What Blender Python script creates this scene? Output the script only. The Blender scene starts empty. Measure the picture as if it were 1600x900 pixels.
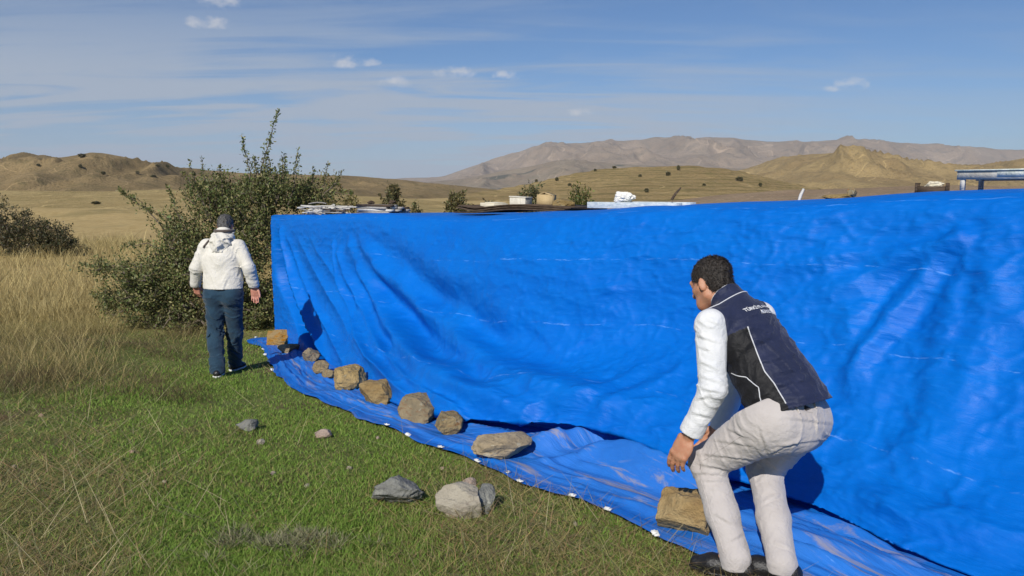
import bpy, math, random
import numpy as np
from mathutils import Vector, Matrix

# ------------------------------------------------------------------ camera, sky, sun, exposure
scene = bpy.context.scene
CAM_H = 1.6
PITCH = math.atan(150 / 1250)
FPX = 1250.0
cam_data = bpy.data.cameras.new("camera")
cam_data.sensor_width = 36.0
cam_data.lens = 36.0 * FPX / 1600.0
cam_data.clip_start = 0.05
cam_data.clip_end = 60000.0
cam = bpy.data.objects.new("camera", cam_data)
scene.collection.objects.link(cam)
cam.location = (0, 0, CAM_H)
cam.rotation_euler = (math.pi / 2 - PITCH, 0, 0)
scene.camera = cam

SUN_EL = math.radians(36.0)
SUN_AZ = math.radians(20.0)          # the light travels forward and this far to the right
sun_dir = Vector((math.sin(SUN_AZ) * math.cos(SUN_EL), math.cos(SUN_AZ) * math.cos(SUN_EL), -math.sin(SUN_EL)))
sun_data = bpy.data.lights.new("sun", 'SUN')
sun_data.energy = 4.2
sun_data.angle = math.radians(0.53)
sun_data.color = (1.0, 0.95, 0.87)
sun = bpy.data.objects.new("sun", sun_data)
scene.collection.objects.link(sun)
sun.rotation_euler = sun_dir.to_track_quat('-Z', 'Y').to_euler()
sun.location = (-5, -15, 20)

scene.view_settings.view_transform = 'Standard'
scene.view_settings.look = 'None'
scene.view_settings.exposure = 0.22
scene.view_settings.gamma = 1.0
scene.cycles.use_denoising = True
scene.cycles.max_bounces = 6
scene.cycles.volume_bounces = 0
scene.cycles.transparent_max_bounces = 8


class NT:
    """tiny helper for node trees"""
    def __init__(self, tree):
        self.t = tree
        tree.nodes.clear()

    def n(self, kind, **kw):
        nd = self.t.nodes.new(kind)
        for k, v in kw.items():
            if k.startswith('i_'):
                key = k[2:].replace('_', ' ')
                self.set(nd.inputs[key], v)
            elif k.startswith('x'):
                self.set(nd.inputs[int(k[1:])], v)
            else:
                setattr(nd, k, v)
        return nd

    def set(self, sock, v):
        if isinstance(v, bpy.types.NodeSocket):
            self.t.links.new(v, sock)
        else:
            sock.default_value = v

    def math(self, op, a, b=0.0, c=0.0, clamp=False):
        nd = self.t.nodes.new('ShaderNodeMath')
        nd.operation = op
        nd.use_clamp = clamp
        for i, v in enumerate((a, b, c)):
            self.set(nd.inputs[i], v)
        return nd.outputs[0]

    def mix(self, f, a, b, blend='MIX'):
        nd = self.t.nodes.new('ShaderNodeMix')
        nd.data_type = 'RGBA'
        nd.blend_type = blend
        self.set(nd.inputs[0], f)
        self.set(nd.inputs[6], a if not isinstance(a, tuple) else (*a[:3], 1))
        self.set(nd.inputs[7], b if not isinstance(b, tuple) else (*b[:3], 1))
        return nd.outputs[2]

    def ramp(self, f, stops, interp='LINEAR'):
        nd = self.t.nodes.new('ShaderNodeValToRGB')
        nd.color_ramp.interpolation = interp
        els = nd.color_ramp.elements
        while len(els) < len(stops):
            els.new(0.5)
        for e_, (p, c) in zip(els, stops):
            e_.position = p
            e_.color = (*c, 1) if isinstance(c, tuple) else (c, c, c, 1)
        self.set(nd.inputs[0], f)
        return nd.outputs[0]

    def noise(self, vec, scale, detail=4.0, rough=0.55, dist=0.0):
        nd = self.t.nodes.new('ShaderNodeTexNoise')
        if vec is not None:
            self.set(nd.inputs['Vector'], vec)
        nd.inputs['Scale'].default_value = scale
        nd.inputs['Detail'].default_value = detail
        nd.inputs['Roughness'].default_value = rough
        nd.inputs['Distortion'].default_value = dist
        return nd.outputs['Fac']

    def vmap(self, vec, scale=(1, 1, 1), loc=(0, 0, 0), rot=(0, 0, 0)):
        nd = self.t.nodes.new('ShaderNodeMapping')
        self.set(nd.inputs[0], vec)
        nd.inputs['Scale'].default_value = scale
        nd.inputs['Location'].default_value = loc
        nd.inputs['Rotation'].default_value = rot
        return nd.outputs[0]

    def smooth(self, v, a, b):
        nd = self.t.nodes.new('ShaderNodeMapRange')
        nd.interpolation_type = 'SMOOTHSTEP'
        self.set(nd.inputs[0], v)
        nd.inputs[1].default_value = a
        nd.inputs[2].default_value = b
        return nd.outputs[0]


def ray(px, py):
    x = (px - 800) / FPX
    v = -(py - 450) / FPX
    return np.array([x, math.cos(PITCH) + v * math.sin(PITCH), -math.sin(PITCH) + v * math.cos(PITCH)])


world = bpy.data.worlds.new("World")
scene.world = world
world.use_nodes = True
world.cycles.sampling_method = 'MANUAL'
world.cycles.sample_map_resolution = 256
w = NT(world.node_tree)
sky = w.n('ShaderNodeTexSky', sky_type='NISHITA', sun_disc=False)
sky.sun_elevation = SUN_EL
sky.sun_rotation = math.pi + SUN_AZ
sky.altitude = 1300
sky.air_density = 1.0
sky.dust_density = 0.5
sky.ozone_density = 3.0
tc = w.n('ShaderNodeTexCoord').outputs['Generated']
sep = w.n('ShaderNodeSeparateXYZ', x0=tc)
X, Y, Z = sep.outputs
zc = w.math('MAXIMUM', Z, 0.02)
# thin cirrus veil: a cloud layer seen in perspective (direction divided by height)
px_ = w.math('DIVIDE', X, w.math('ADD', zc, 0.10))
py_ = w.math('DIVIDE', Y, w.math('ADD', zc, 0.10))
lay = w.n('ShaderNodeCombineXYZ', x0=px_, x1=py_, x2=0.0).outputs[0]
c1 = w.noise(w.vmap(lay, (0.38, 0.60, 1), (3.1, 1.7, 0), (0, 0, 0.5)), 1.0, 6, 0.55, 0.5)
c2 = w.noise(w.vmap(lay, (0.50, 2.4, 1), (0.9, 5.2, 0), (0, 0, 0.55)), 1.3, 6, 0.60, 0.9)
veil = w.smooth(w.math('ADD', w.math('MULTIPLY', c1, 0.52), w.math('MULTIPLY', c2, 0.48)), 0.38, 0.57)
leftish = w.smooth(w.math('SUBTRACT', X, w.math('MULTIPLY', Y, 0.75)), -0.10, -0.80)
low = w.smooth(Z, 0.27, 0.05)
veil = w.math('MULTIPLY', veil, w.math('MULTIPLY_ADD', leftish, 0.75, 0.25))
veil = w.math('MULTIPLY', veil, w.math('MULTIPLY_ADD', low, 1.00, 0.16))
haze_low = w.math('MULTIPLY', w.smooth(Z, 0.17, 0.0), 0.55)
veil = w.math('MAXIMUM', veil, w.math('MULTIPLY', haze_low, w.math('MULTIPLY_ADD', leftish, 0.6, 0.4)))
SKYC = w.mix(1.0, sky.outputs[0], (0.60, 0.79, 1.0), 'MULTIPLY')
col = w.mix(w.math('MINIMUM', veil, 0.88), SKYC, (5.0, 5.7, 6.8))
# a few small fair-weather cumulus clouds
puffn = w.noise(w.vmap(tc, (1, 1, 1.5)), 46.0, 5, 0.62)
puff = None
for (cx, cy, rx, ry) in [(345, 3, 34, 12), (325, 35, 34, 12), (540, 95, 28, 15), (620, 130, 34, 14), (712, 113, 38, 11), (794, 119, 30, 10),
                         (1326, 132, 30, 12), (1300, 139, 16, 6), (572, 96, 26, 8), (905, 175, 26, 9)]:
    d = ray(cx, cy)
    d = d / np.linalg.norm(d)
    a = w.math('DIVIDE', w.math('SUBTRACT', X, float(d[0])), rx / FPX)
    b = w.math('DIVIDE', w.math('SUBTRACT', Z, float(d[2])), ry / FPX)
    r2 = w.math('ADD', w.math('MULTIPLY', a, a), w.math('MULTIPLY', b, b))
    g = w.math('SUBTRACT', 1.0, r2)
    g = w.math('MULTIPLY', g, w.math('GREATER_THAN', Y, 0.2))
    puff = g if puff is None else w.math('MAXIMUM', puff, g)
pm = w.smooth(w.math('ADD', w.math('MULTIPLY', puff, 0.55), w.math('MULTIPLY', w.math('SUBTRACT', puffn, 0.5), 2.2)), 0.10, 0.95)
pm = w.math('MULTIPLY', pm, w.smooth(puff, 0.0, 0.35))
col = w.mix(w.math('MULTIPLY', pm, 0.60), col, (8.8, 8.6, 8.6))
bg = w.n('ShaderNodeBackground', x0=col, x1=0.07)
out = w.n('ShaderNodeOutputWorld', x0=bg.outputs[0])

# ------------------------------------------------------------------ small helpers
rng = np.random.default_rng(7)
COL = scene.collection


def U(px, py, Yd):
    """the place in the world seen at this spot, at distance Yd ahead"""
    d = ray(px, py)
    return np.array([0, 0, CAM_H]) + d * (Yd / d[1])


def proj(p):
    p = np.asarray(p, float) - np.array([0, 0, CAM_H])
    z = p[..., 1] * math.cos(PITCH) - p[..., 2] * math.sin(PITCH)
    u = p[..., 1] * math.sin(PITCH) + p[..., 2] * math.cos(PITCH)
    return np.stack([800 + FPX * p[..., 0] / z, 450 - FPX * u / z], -1)


def _hash(ix, iy, iz, seed):
    h = (ix.astype(np.int64) * 374761393 + iy.astype(np.int64) * 668265263 + iz.astype(np.int64) * 2147483647 + seed * 1274126177) & 0xFFFFFFFF
    h = ((h ^ (h >> 13)) * 1274126177) & 0xFFFFFFFF
    h = ((h ^ (h >> 16)) * 2246822519) & 0xFFFFFFFF
    return ((h ^ (h >> 15)) & 0xFFFFFF).astype(np.float32) / float(0xFFFFFF) * 2 - 1


def vnoise(x, y, z=0.0, seed=0):
    x, y, z = np.broadcast_arrays(np.asarray(x, np.float64), np.asarray(y, np.float64), np.asarray(z, np.float64))
    ix, iy, iz = np.floor(x), np.floor(y), np.floor(z)
    fx, fy, fz = x - ix, y - iy, z - iz
    fx, fy, fz = [f * f * f * (f * (f * 6 - 15) + 10) for f in (fx, fy, fz)]
    r = 0
    for dx in (0, 1):
        for dy in (0, 1):
            for dz in (0, 1):
                wgt = (fx if dx else 1 - fx) * (fy if dy else 1 - fy) * (fz if dz else 1 - fz)
                r = r + wgt * _hash(ix + dx, iy + dy, iz + dz, seed)
    return r


def fbm(x, y, z=0.0, octv=4, seed=0, gain=0.5, lac=2.03):
    a, r, f = 1.0, 0.0, 1.0
    for o in range(octv):
        r = r + a * vnoise(np.asarray(x) * f, np.asarray(y) * f, np.asarray(z) * f, seed + o * 17)
        a *= gain
        f *= lac
    return r


def sstep(a, b, x):
    t = np.clip((np.asarray(x, float) - a) / (b - a), 0, 1)
    return t * t * (3 - 2 * t)


def gslope(y):
    t = np.clip((np.asarray(y, float) - 2.3) / 10.5, 0, 1)
    return -0.62 * (t * t * (3 - 2 * t) * 0.35 + t * 0.65)


def gz(x, y):
    x = np.asarray(x, float)
    y = np.asarray(y, float)
    r = np.hypot(x, y)
    z = gslope(y)
    z = z + 0.022 * fbm(x * 1.1, y * 1.1, 0, 3, 5) * (1 + 2 * sstep(8, 60, r))
    z = z + 0.35 * fbm(x * 0.05, y * 0.05, 0, 3, 9) * sstep(18, 70, r)
    z = z + 0.10 * sstep(-3.2, -6.5, x) * sstep(14, 8, y)        # a low bank under the dry weeds
    z = z - 0.6 * sstep(60, 400, r)
    return z


def G(px, py):
    lo, hi = 0.5, 300.0
    d = ray(px, py)
    for _ in range(60):
        m = (lo + hi) / 2
        p = U(px, py, m)
        if p[2] > gz(p[0], p[1]):
            lo = m
        else:
            hi = m
    return U(px, py, lo)


def mesh_np(name, verts, faces, mat=None, parent=None, smooth=True, attrs=None, uv=None):
    """verts (N,3); faces: (M,k) array with one k, or a list of such arrays"""
    verts = np.asarray(verts, np.float32)
    if not isinstance(faces, list):
        faces = [faces]
    faces = [np.asarray(f, np.int32) for f in faces if len(f)]
    me = bpy.data.meshes.new(name)
    me.vertices.add(len(verts))
    me.vertices.foreach_set('co', verts.ravel())
    loops = np.concatenate([f.ravel() for f in faces])
    tot = np.concatenate([np.full(len(f), f.shape[1], np.int32) for f in faces])
    start = np.concatenate([[0], np.cumsum(tot)[:-1]]).astype(np.int32)
    me.loops.add(len(loops))
    me.loops.foreach_set('vertex_index', loops)
    me.polygons.add(len(tot))
    me.polygons.foreach_set('loop_start', start)
    me.polygons.foreach_set('loop_total', tot)
    if smooth:
        me.polygons.foreach_set('use_smooth', np.ones(len(tot), bool))
    if attrs:
        for an, av in attrs.items():
            av = np.asarray(av, np.float32)
            if av.ndim == 1:
                a = me.attributes.new(an, 'FLOAT', 'POINT')
                a.data.foreach_set('value', av)
            else:
                a = me.attributes.new(an, 'FLOAT_COLOR', 'POINT')
                if av.shape[1] == 3:
                    av = np.concatenate([av, np.ones((len(av), 1), np.float32)], 1)
                a.data.foreach_set('color', av.ravel())
    if uv is not None:
        l = me.uv_layers.new(name='UVMap')
        l.data.foreach_set('uv', np.asarray(uv, np.float32)[loops].ravel())
    me.update(calc_edges=True)
    ob = bpy.data.objects.new(name, me)
    COL.objects.link(ob)
    if mat is not None:
        me.materials.append(mat)
    if parent is not None:
        ob.parent = parent
    return ob


def tag(o, label=None, cat=None, group=None, kind=None):
    if label:
        o['label'] = label
    if cat:
        o['category'] = cat
    if group:
        o['group'] = group
    if kind:
        o['kind'] = kind
    return o


def empty(name, loc=(0, 0, 0), rz=0.0):
    o = bpy.data.objects.new(name, None)
    COL.objects.link(o)
    o.location = [float(c) for c in loc]
    o.rotation_euler = (0, 0, rz)
    o.empty_display_size = 0.1
    return o


def grid_faces(nu, nv, wrap_u=False):
    i, j = np.meshgrid(np.arange(nu if wrap_u else nu - 1), np.arange(nv - 1), indexing='ij')
    a = i * nv + j
    b = ((i + 1) % nu) * nv + j
    return np.stack([a, b, b + 1, a + 1], -1).reshape(-1, 4)


def tube(points, radii, nseg=6, cap=True):
    """verts and faces of a tapered tube through points"""
    P = np.asarray(points, float)
    n = len(P)
    R = np.broadcast_to(np.asarray(radii, float), (n,))
    T = np.gradient(P, axis=0)
    T /= np.linalg.norm(T, axis=1, keepdims=True) + 1e-9
    ref = np.array([0.0, 0, 1]) if abs(T[0, 2]) < 0.9 else np.array([1.0, 0, 0])
    N1 = np.cross(T, ref)
    N1 /= np.linalg.norm(N1, axis=1, keepdims=True) + 1e-9
    N2 = np.cross(T, N1)
    ang = np.linspace(0, 2 * np.pi, nseg, endpoint=False)
    V = P[:, None] + R[:, None, None] * (np.cos(ang)[None, :, None] * N1[:, None] + np.sin(ang)[None, :, None] * N2[:, None])
    V = V.reshape(-1, 3)
    i, j = np.meshgrid(np.arange(n - 1), np.arange(nseg), indexing='ij')
    a = i * nseg + j
    b = i * nseg + (j + 1) % nseg
    F = np.stack([a, b, b + nseg, a + nseg], -1).reshape(-1, 4)
    return V, F


class Bag:
    """collects verts / quads / tris of several shapes into ONE mesh"""
    def __init__(self):
        self.v, self.q, self.t, self.n = [], [], [], 0

    def add(self, V, F):
        F = np.asarray(F)
        (self.q if F.shape[1] == 4 else self.t).append(F + self.n)
        self.v.append(np.asarray(V, float))
        self.n += len(V)

    def box(self, c, half, R=None):
        s = np.array([[-1, -1, -1], [1, -1, -1], [1, 1, -1], [-1, 1, -1], [-1, -1, 1], [1, -1, 1], [1, 1, 1], [-1, 1, 1]], float)
        V = s * np.asarray(half)
        if R is not None:
            V = V @ np.asarray(R).T
        self.add(V + np.asarray(c), np.array([[0, 3, 2, 1], [4, 5, 6, 7], [0, 1, 5, 4], [1, 2, 6, 5], [2, 3, 7, 6], [3, 0, 4, 7]]))

    def build(self, name, mat, parent=None, smooth=False, bevel=0.0, attrs=None):
        F = []
        if self.q:
            F.append(np.concatenate(self.q))
        if self.t:
            F.append(np.concatenate(self.t))
        o = mesh_np(name, np.concatenate(self.v), F, mat, parent, smooth, attrs)
        if bevel:
            m = o.modifiers.new('bevel', 'BEVEL')
            m.width = bevel
            m.segments = 2
        return o


def rotz(a):
    c, s = math.cos(a), math.sin(a)
    return np.array([[c, -s, 0], [s, c, 0], [0, 0, 1.0]])


def roty(a):
    c, s = math.cos(a), math.sin(a)
    return np.array([[c, 0, s], [0, 1, 0], [-s, 0, c]])


def rotx(a):
    c, s = math.cos(a), math.sin(a)
    return np.array([[1, 0, 0], [0, c, -s], [0, s, c]])


# ------------------------------------------------------------------ materials
def new_mat(name):
    m = bpy.data.materials.new(name)
    m.use_nodes = True
    return m, NT(m.node_tree)


def finish(t, bsdf):
    t.n('ShaderNodeOutputMaterial', x0=bsdf.outputs[0])


def bump(t, h, dist=0.01, strength=1.0):
    return t.n('ShaderNodeBump', i_Height=h, i_Distance=dist, i_Strength=strength).outputs[0]


def simple_mat(name, c1, c2, scale=8.0, rough=0.8, bscale=None, bdist=0.004, spec=0.3, detail=5, metallic=0.0, stretch=(1, 1, 1), sheen=0.0):
    m, t = new_mat(name)
    tcv = t.n('ShaderNodeTexCoord').outputs['Object']
    v = t.vmap(tcv, stretch)
    f = t.noise(v, scale, detail, 0.6)
    colr = t.mix(t.smooth(f, 0.3, 0.7), c1, c2)
    b = t.n('ShaderNodeBsdfPrincipled', i_Base_Color=colr, i_Roughness=rough, i_Metallic=metallic)
    b.inputs['Specular IOR Level'].default_value = spec
    if sheen:
        b.inputs['Sheen Weight'].default_value = sheen
    h = t.noise(v, bscale or scale * 4, 6, 0.65)
    t.set(b.inputs['Normal'], bump(t, h, bdist))
    finish(t, b)
    return m


def attr_mat(name, attr='tint', rough=0.7, transl=0.0, spec=0.2):
    m, t = new_mat(name)
    a = t.n('ShaderNodeAttribute', attribute_name=attr)
    b = t.n('ShaderNodeBsdfPrincipled', i_Base_Color=a.outputs[0], i_Roughness=rough)
    b.inputs['Specular IOR Level'].default_value = spec
    if transl:
        tr = t.n('ShaderNodeBsdfTranslucent', i_Color=a.outputs[0])
        mx = t.n('ShaderNodeMixShader', x0=transl, x1=b.outputs[0], x2=tr.outputs[0])
        finish(t, mx)
    else:
        finish(t, b)
    return m


M = {}
M['blade'] = attr_mat('grass_blade', rough=0.6, transl=0.3)
M['leaf'] = attr_mat('leaf', rough=0.5, transl=0.25, spec=0.35)
M['bark'] = simple_mat('bark', (0.09, 0.07, 0.05), (0.17, 0.14, 0.11), 14, 0.9)

# ------------------------------------------------------------------ ground
def ground_material():
    m, t = new_mat('meadow_soil')
    pos = t.n('ShaderNodeNewGeometry').outputs['Position']
    n1 = t.noise(pos, 0.9, 5, 0.6)
    n2 = t.noise(pos, 7.0, 6, 0.65)
    n3 = t.noise(pos, 45.0, 4, 0.7)
    soil = t.mix(t.smooth(n2, 0.3, 0.7), (0.085, 0.060, 0.034), (0.17, 0.12, 0.07))
    thatch = t.mix(t.smooth(n3, 0.35, 0.65), (0.09, 0.135, 0.026), (0.20, 0.215, 0.07))
    near = t.mix(t.smooth(n1, 0.30, 0.50), soil, thatch)
    n4 = t.noise(t.vmap(pos, (1, 1, 1)), 0.11, 6, 0.6)
    n5 = t.noise(pos, 1.7, 6, 0.7)
    dry = t.mix(t.smooth(n5, 0.3, 0.7), (0.36, 0.26, 0.11), (0.48, 0.36, 0.17))
    dry = t.mix(t.math('MULTIPLY', t.smooth(n4, 0.52, 0.68), 0.55), dry, (0.17, 0.15, 0.065))
    s = t.n('ShaderNodeSeparateXYZ', x0=pos)
    far = t.smooth(t.math('ADD', s.outputs[1], t.math('MULTIPLY', n1, 4.0)), 13.0, 18.0)
    colr = t.mix(far, near, dry)
    b = t.n('ShaderNodeBsdfPrincipled', i_Base_Color=colr, i_Roughness=0.95)
    b.inputs['Specular IOR Level'].default_value = 0.1
    t.set(b.inputs['Normal'], bump(t, t.math('ADD', n2, t.math('MULTIPLY', n3, 0.5)), 0.035))
    finish(t, b)
    return m


def sinh_axis(lim, a, n, c=0.0):
    b = math.asinh(lim / a)
    return c + a * np.sinh(np.linspace(-b, b, n))


gx = sinh_axis(9000, 2.2, 420)
gy = sinh_axis(9000, 2.2, 420, 6.0)
GX, GY = np.meshgrid(gx, gy, indexing='ij')
GV = np.stack([GX, GY, gz(GX, GY)], -1).reshape(-1, 3)
ground = mesh_np('ground', GV, grid_faces(420, 420), ground_material())
tag(ground, 'short green meadow grass and bare soil running out to dry fields', kind='structure')


# ------------------------------------------------------------------ hills and mountains
def hill_material(name, tone, stripes=0.0, stripe_h=4.0, big=60.0, patch=None):
    m, t = new_mat(name)
    pos = t.n('ShaderNodeNewGeometry').outputs['Position']
    s = t.n('ShaderNodeSeparateXYZ', x0=pos)
    n1 = t.noise(pos, 1.0 / big, 7, 0.6, 0.4)
    n2 = t.noise(pos, 6.0 / big, 6, 0.65)
    n3 = t.noise(pos, 45.0 / big, 4, 0.7)
    colr = t.mix(t.smooth(n1, 0.35, 0.65), tone[0], tone[1])
    colr = t.mix(t.math('MULTIPLY', t.smooth(n2, 0.45, 0.7), 0.7), colr, tone[2])
    if patch:
        n4 = t.noise(t.vmap(pos, (1, 1, 2.0), (31, 7, 3)), 0.8 / big, 4, 0.55, 0.3)
        colr = t.mix(t.math('MULTIPLY', t.smooth(n4, 0.585, 0.63), 0.75), colr, patch)
    colr = t.mix(t.math('MULTIPLY', t.smooth(n3, 0.50, 0.66), 0.55), colr, tuple(q * 0.5 for q in tone[2]))
    n6 = t.noise(t.vmap(pos, (1, 1, 1), (5, 3, 9)), 16.0 / big, 5, 0.7)
    colr = t.mix(t.math('MULTIPLY', t.smooth(n6, 0.60, 0.68), 0.6), colr, (0.085, 0.08, 0.04))
    trk = t.math('ABSOLUTE', t.math('SUBTRACT', t.noise(t.vmap(pos, (1, 1, 1.6), (11, 5, 2)), 1.1 / big, 2, 0.4), 0.5))
    colr = t.mix(t.math('MULTIPLY', t.smooth(trk, 0.006, 0.001), 0.55), colr, tuple(min(1.0, q * 1.5) for q in tone[1]))
    if stripes:
        zz = t.math('ADD', t.math('DIVIDE', s.outputs[2], stripe_h), t.math('MULTIPLY', n1, 3.2))
        fr = t.math('FRACT', zz)
        line = t.math('MULTIPLY', t.smooth(t.math('ABSOLUTE', t.math('SUBTRACT', fr, 0.5)), 0.24, 0.08), t.smooth(n2, 0.30, 0.55))
        colr = t.mix(t.math('MULTIPLY', line, stripes), colr, (0.13, 0.11, 0.04))
    b = t.n('ShaderNodeBsdfPrincipled', i_Base_Color=colr, i_Roughness=0.95)
    b.inputs['Specular IOR Level'].default_value = 0.05
    t.set(b.inputs['Normal'], bump(t, t.math('ADD', n2, t.math('MULTIPLY', n3, 0.4)), big * 0.03))
    finish(t, b)
    return m


HILLS = {}
HILLSALL = []


def hill(name, pts, wf, wb, mat, label, gully=0.25, gscale=1.0, seed=0, power=1.3, nu=320, nv=90, base=-4.0, steps=None, spur=0.0):
    """pts: (px, py, distance) along the ridge; wf / wb: run-out towards us and away"""
    R = np.array([U(px, py, d) for px, py, d in pts])
    tt = np.arange(len(R))
    u = np.linspace(0, len(R) - 1, nu)
    # smooth (cosine-eased cubic) interpolation of the ridge
    Rs = np.stack([np.interp(u, tt, R[:, k]) for k in range(3)], 1)
    ker = np.hanning(max(5, nu // len(R) // 2 * 2 + 1))
    ker /= ker.sum()
    pad = len(ker) // 2
    Rs = np.stack([np.convolve(np.pad(Rs[:, k], pad, mode='edge'), ker, 'valid') for k in range(3)], 1)
    v = np.linspace(-1, 1, nv)
    Lsc = wf
    off = np.where(v < 0, v * wf, v * wb)
    prof = (1 - np.abs(v)) ** power
    prof = np.where(np.abs(v) < 0.12, np.maximum(prof, (1 - 0.12 * (v / 0.12) ** 2 * power)) * 0.5 + prof * 0.5, prof)
    Xg = Rs[:, None, 0] + off[None] * (Rs[:, None, 0] / np.linalg.norm(Rs[:, None, :2], axis=-1))
    Yg = Rs[:, None, 1] + off[None] * (Rs[:, None, 1] / np.linalg.norm(Rs[:, None, :2], axis=-1))
    hgt = Rs[:, None, 2] - base
    nz = fbm(Xg / (Lsc * gscale), Yg / (Lsc * gscale), 0, 5, seed)
    rid = 1 - np.abs(fbm(Xg / (Lsc * gscale * 0.55) + 9, Yg / (Lsc * gscale * 1.4), 0, 4, seed + 3))
    low_ = np.sin(np.pi * np.clip(1 - prof, 0, 1)) ** 0.7
    Zg = base + hgt * prof * (1 + gully * (0.5 * nz + (rid - 0.7)) * low_)
    Zg = Zg + hgt * spur * np.maximum(0, rid - 0.55) * low_ * 1.2
    Zg = Zg + 0.012 * hgt * fbm(Xg / (Lsc * 0.06), Yg / (Lsc * 0.06), 0, 4, seed + 8)
    if steps:
        q = Zg / steps
        fl = np.floor(q)
        Zg = steps * (fl + sstep(0.25, 0.75, q - fl)) * 0.6 + Zg * 0.4
    V = np.stack([Xg, Yg, Zg], -1).reshape(-1, 3)
    o = mesh_np(name, V, grid_faces(nu, nv), mat)
    tag(o, label, kind='structure')
    HILLS[name] = (Xg, Yg, Zg)
    HILLSALL.append((name, (Xg, Yg, Zg)))
    return o


TAN = ((0.29, 0.205, 0.095), (0.37, 0.27, 0.125), (0.21, 0.16, 0.075))
OLIVE = ((0.20, 0.165, 0.075), (0.26, 0.20, 0.095), (0.15, 0.13, 0.055))
ROCK = ((0.28, 0.205, 0.135), (0.35, 0.265, 0.185), (0.19, 0.155, 0.11))
far_m = hill_material('far_mountain_rock', ROCK, 0, big=420.0)
hill('mountain_range', [(560, 292, 5600), (620, 278, 5600), (690, 277, 5500), (730, 262, 5400), (790, 243, 5300), (840, 228, 5200), (930, 220, 5100), (975, 222, 5100),
                        (1025, 213, 5100), (1055, 220, 5100), (1095, 212, 5100), (1200, 221, 5200), (1260, 220, 5300), (1330, 216, 5300), (1385, 221, 5400), (1440, 226, 5500),
                        (1520, 229, 5600), (1600, 236, 5800), (1720, 245, 5900), (1900, 252, 6000)],
     2300, 1500, far_m, 'bare brown mountain range on the skyline', gully=0.42, gscale=0.30, seed=21, power=1.15, nu=520, nv=150, base=-10, spur=0.12)
mid_m = hill_material('foothill_ground', ((0.26, 0.20, 0.14), (0.30, 0.24, 0.17), (0.18, 0.16, 0.11)), 0, big=160.0, patch=(0.06, 0.075, 0.06))
hill('foothills', [(640, 288, 2600), (720, 280, 2600), (790, 266, 2600), (850, 256, 2550), (890, 249, 2500), (930, 254, 2500), (1010, 259, 2500), (1100, 262, 2500), (1160, 263, 2500), (1260, 268, 2500), (1420, 268, 2600), (1600, 262, 2700), (1800, 260, 2700)],
     900, 500, mid_m, 'grey brown foothills with dark wooded patches below the mountains', gully=0.4, gscale=0.35, seed=33, power=1.1, nu=360, nv=90, base=-8, spur=0.1)
right_m = hill_material('dry_hill_grass', TAN, 0, big=90.0)
hill('hill', [(1040, 296, 1250), (1110, 276, 1250), (1170, 264, 1250), (1230, 247, 1200), (1265, 241, 1180), (1305, 238, 1150), (1345, 240, 1150), (1390, 249, 1150), (1450, 258, 1150), (1520, 262, 1150), (1600, 254, 1200), (1700, 246, 1250), (1850, 248, 1250)],
     620, 380, right_m, 'smooth tan hill to the right below the mountains', gully=0.60, gscale=0.26, seed=44, power=1.15, base=-6, spur=0.18, nv=120)
left_m = hill_material('olive_hill_grass', ((0.22, 0.160, 0.080), (0.28, 0.205, 0.105), (0.14, 0.115, 0.055)), 0, big=45.0)
hill('hill', [(-400, 262, 560), (-250, 250, 560), (-120, 254, 560), (0, 247, 540), (50, 243, 530), (95, 245, 520), (138, 238, 520), (165, 240, 520), (220, 250, 530), (300, 263, 540), (380, 270, 540), (480, 273, 540), (560, 274, 560), (640, 282, 600), (720, 291, 640), (780, 297, 660)],
     330, 200, left_m, 'long olive brown hill on the left skyline', gully=0.55, gscale=0.26, seed=55, power=1.05, nu=420, nv=130, base=-3, spur=0.16)
ter_m = hill_material('terraced_hill_grass', ((0.30, 0.215, 0.10), (0.37, 0.27, 0.125), (0.22, 0.18, 0.075)), 0.5, 1.0, big=40.0)
hill('terraced_hill', [(700, 304, 330), (770, 297, 330), (830, 286, 325), (880, 274, 320), (940, 264, 310), (1000, 261, 305), (1080, 260, 300), (1130, 263, 300), (1180, 272, 300), (1230, 285, 300), (1290, 296, 300), (1360, 302, 300), (1450, 304, 310)],
     190, 110, ter_m, 'low tan hill combed with planting terraces', gully=0.22, gscale=0.4, seed=66, power=1.0, base=-2.5, steps=1.15)
near_m = hill_material('dry_field_grass', ((0.34, 0.25, 0.11), (0.42, 0.32, 0.15), (0.22, 0.18, 0.075)), 0, big=26.0)
hill('field_rise', [(-300, 296, 190), (0, 297, 180), (140, 299, 175), (260, 296, 170), (380, 298, 160), (520, 303, 150), (640, 310, 140), (720, 318, 135)],
     110, 70, near_m, 'pale straw field rising behind the bushes', gully=0.2, gscale=0.5, seed=77, power=1.2, base=-1.6, nu=240, nv=60)
hill('field_rise', [(1020, 318, 150), (1120, 305, 140), (1240, 296, 130), (1330, 294, 125), (1420, 291, 125), (1560, 289, 125), (1750, 290, 125)],
     80, 60, hill_material('dug_earth', ((0.28, 0.20, 0.13), (0.34, 0.25, 0.165), (0.20, 0.16, 0.10)), 0, big=14.0), 'rough brown earthy rise just behind the tarpaulin', gully=0.25, gscale=0.35, seed=88, power=1.1, base=-1.6, nu=200, nv=60)

# ------------------------------------------------------------------ the blue tarpaulin over its heap
T0 = np.array([-3.42, 11.4])
TE = np.array([6.22, -7.1])
TE = TE / np.linalg.norm(TE)            # along the heap, from its far end towards us
TN = np.array([TE[1], -TE[0]])          # out of the heap, towards the meadow


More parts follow.
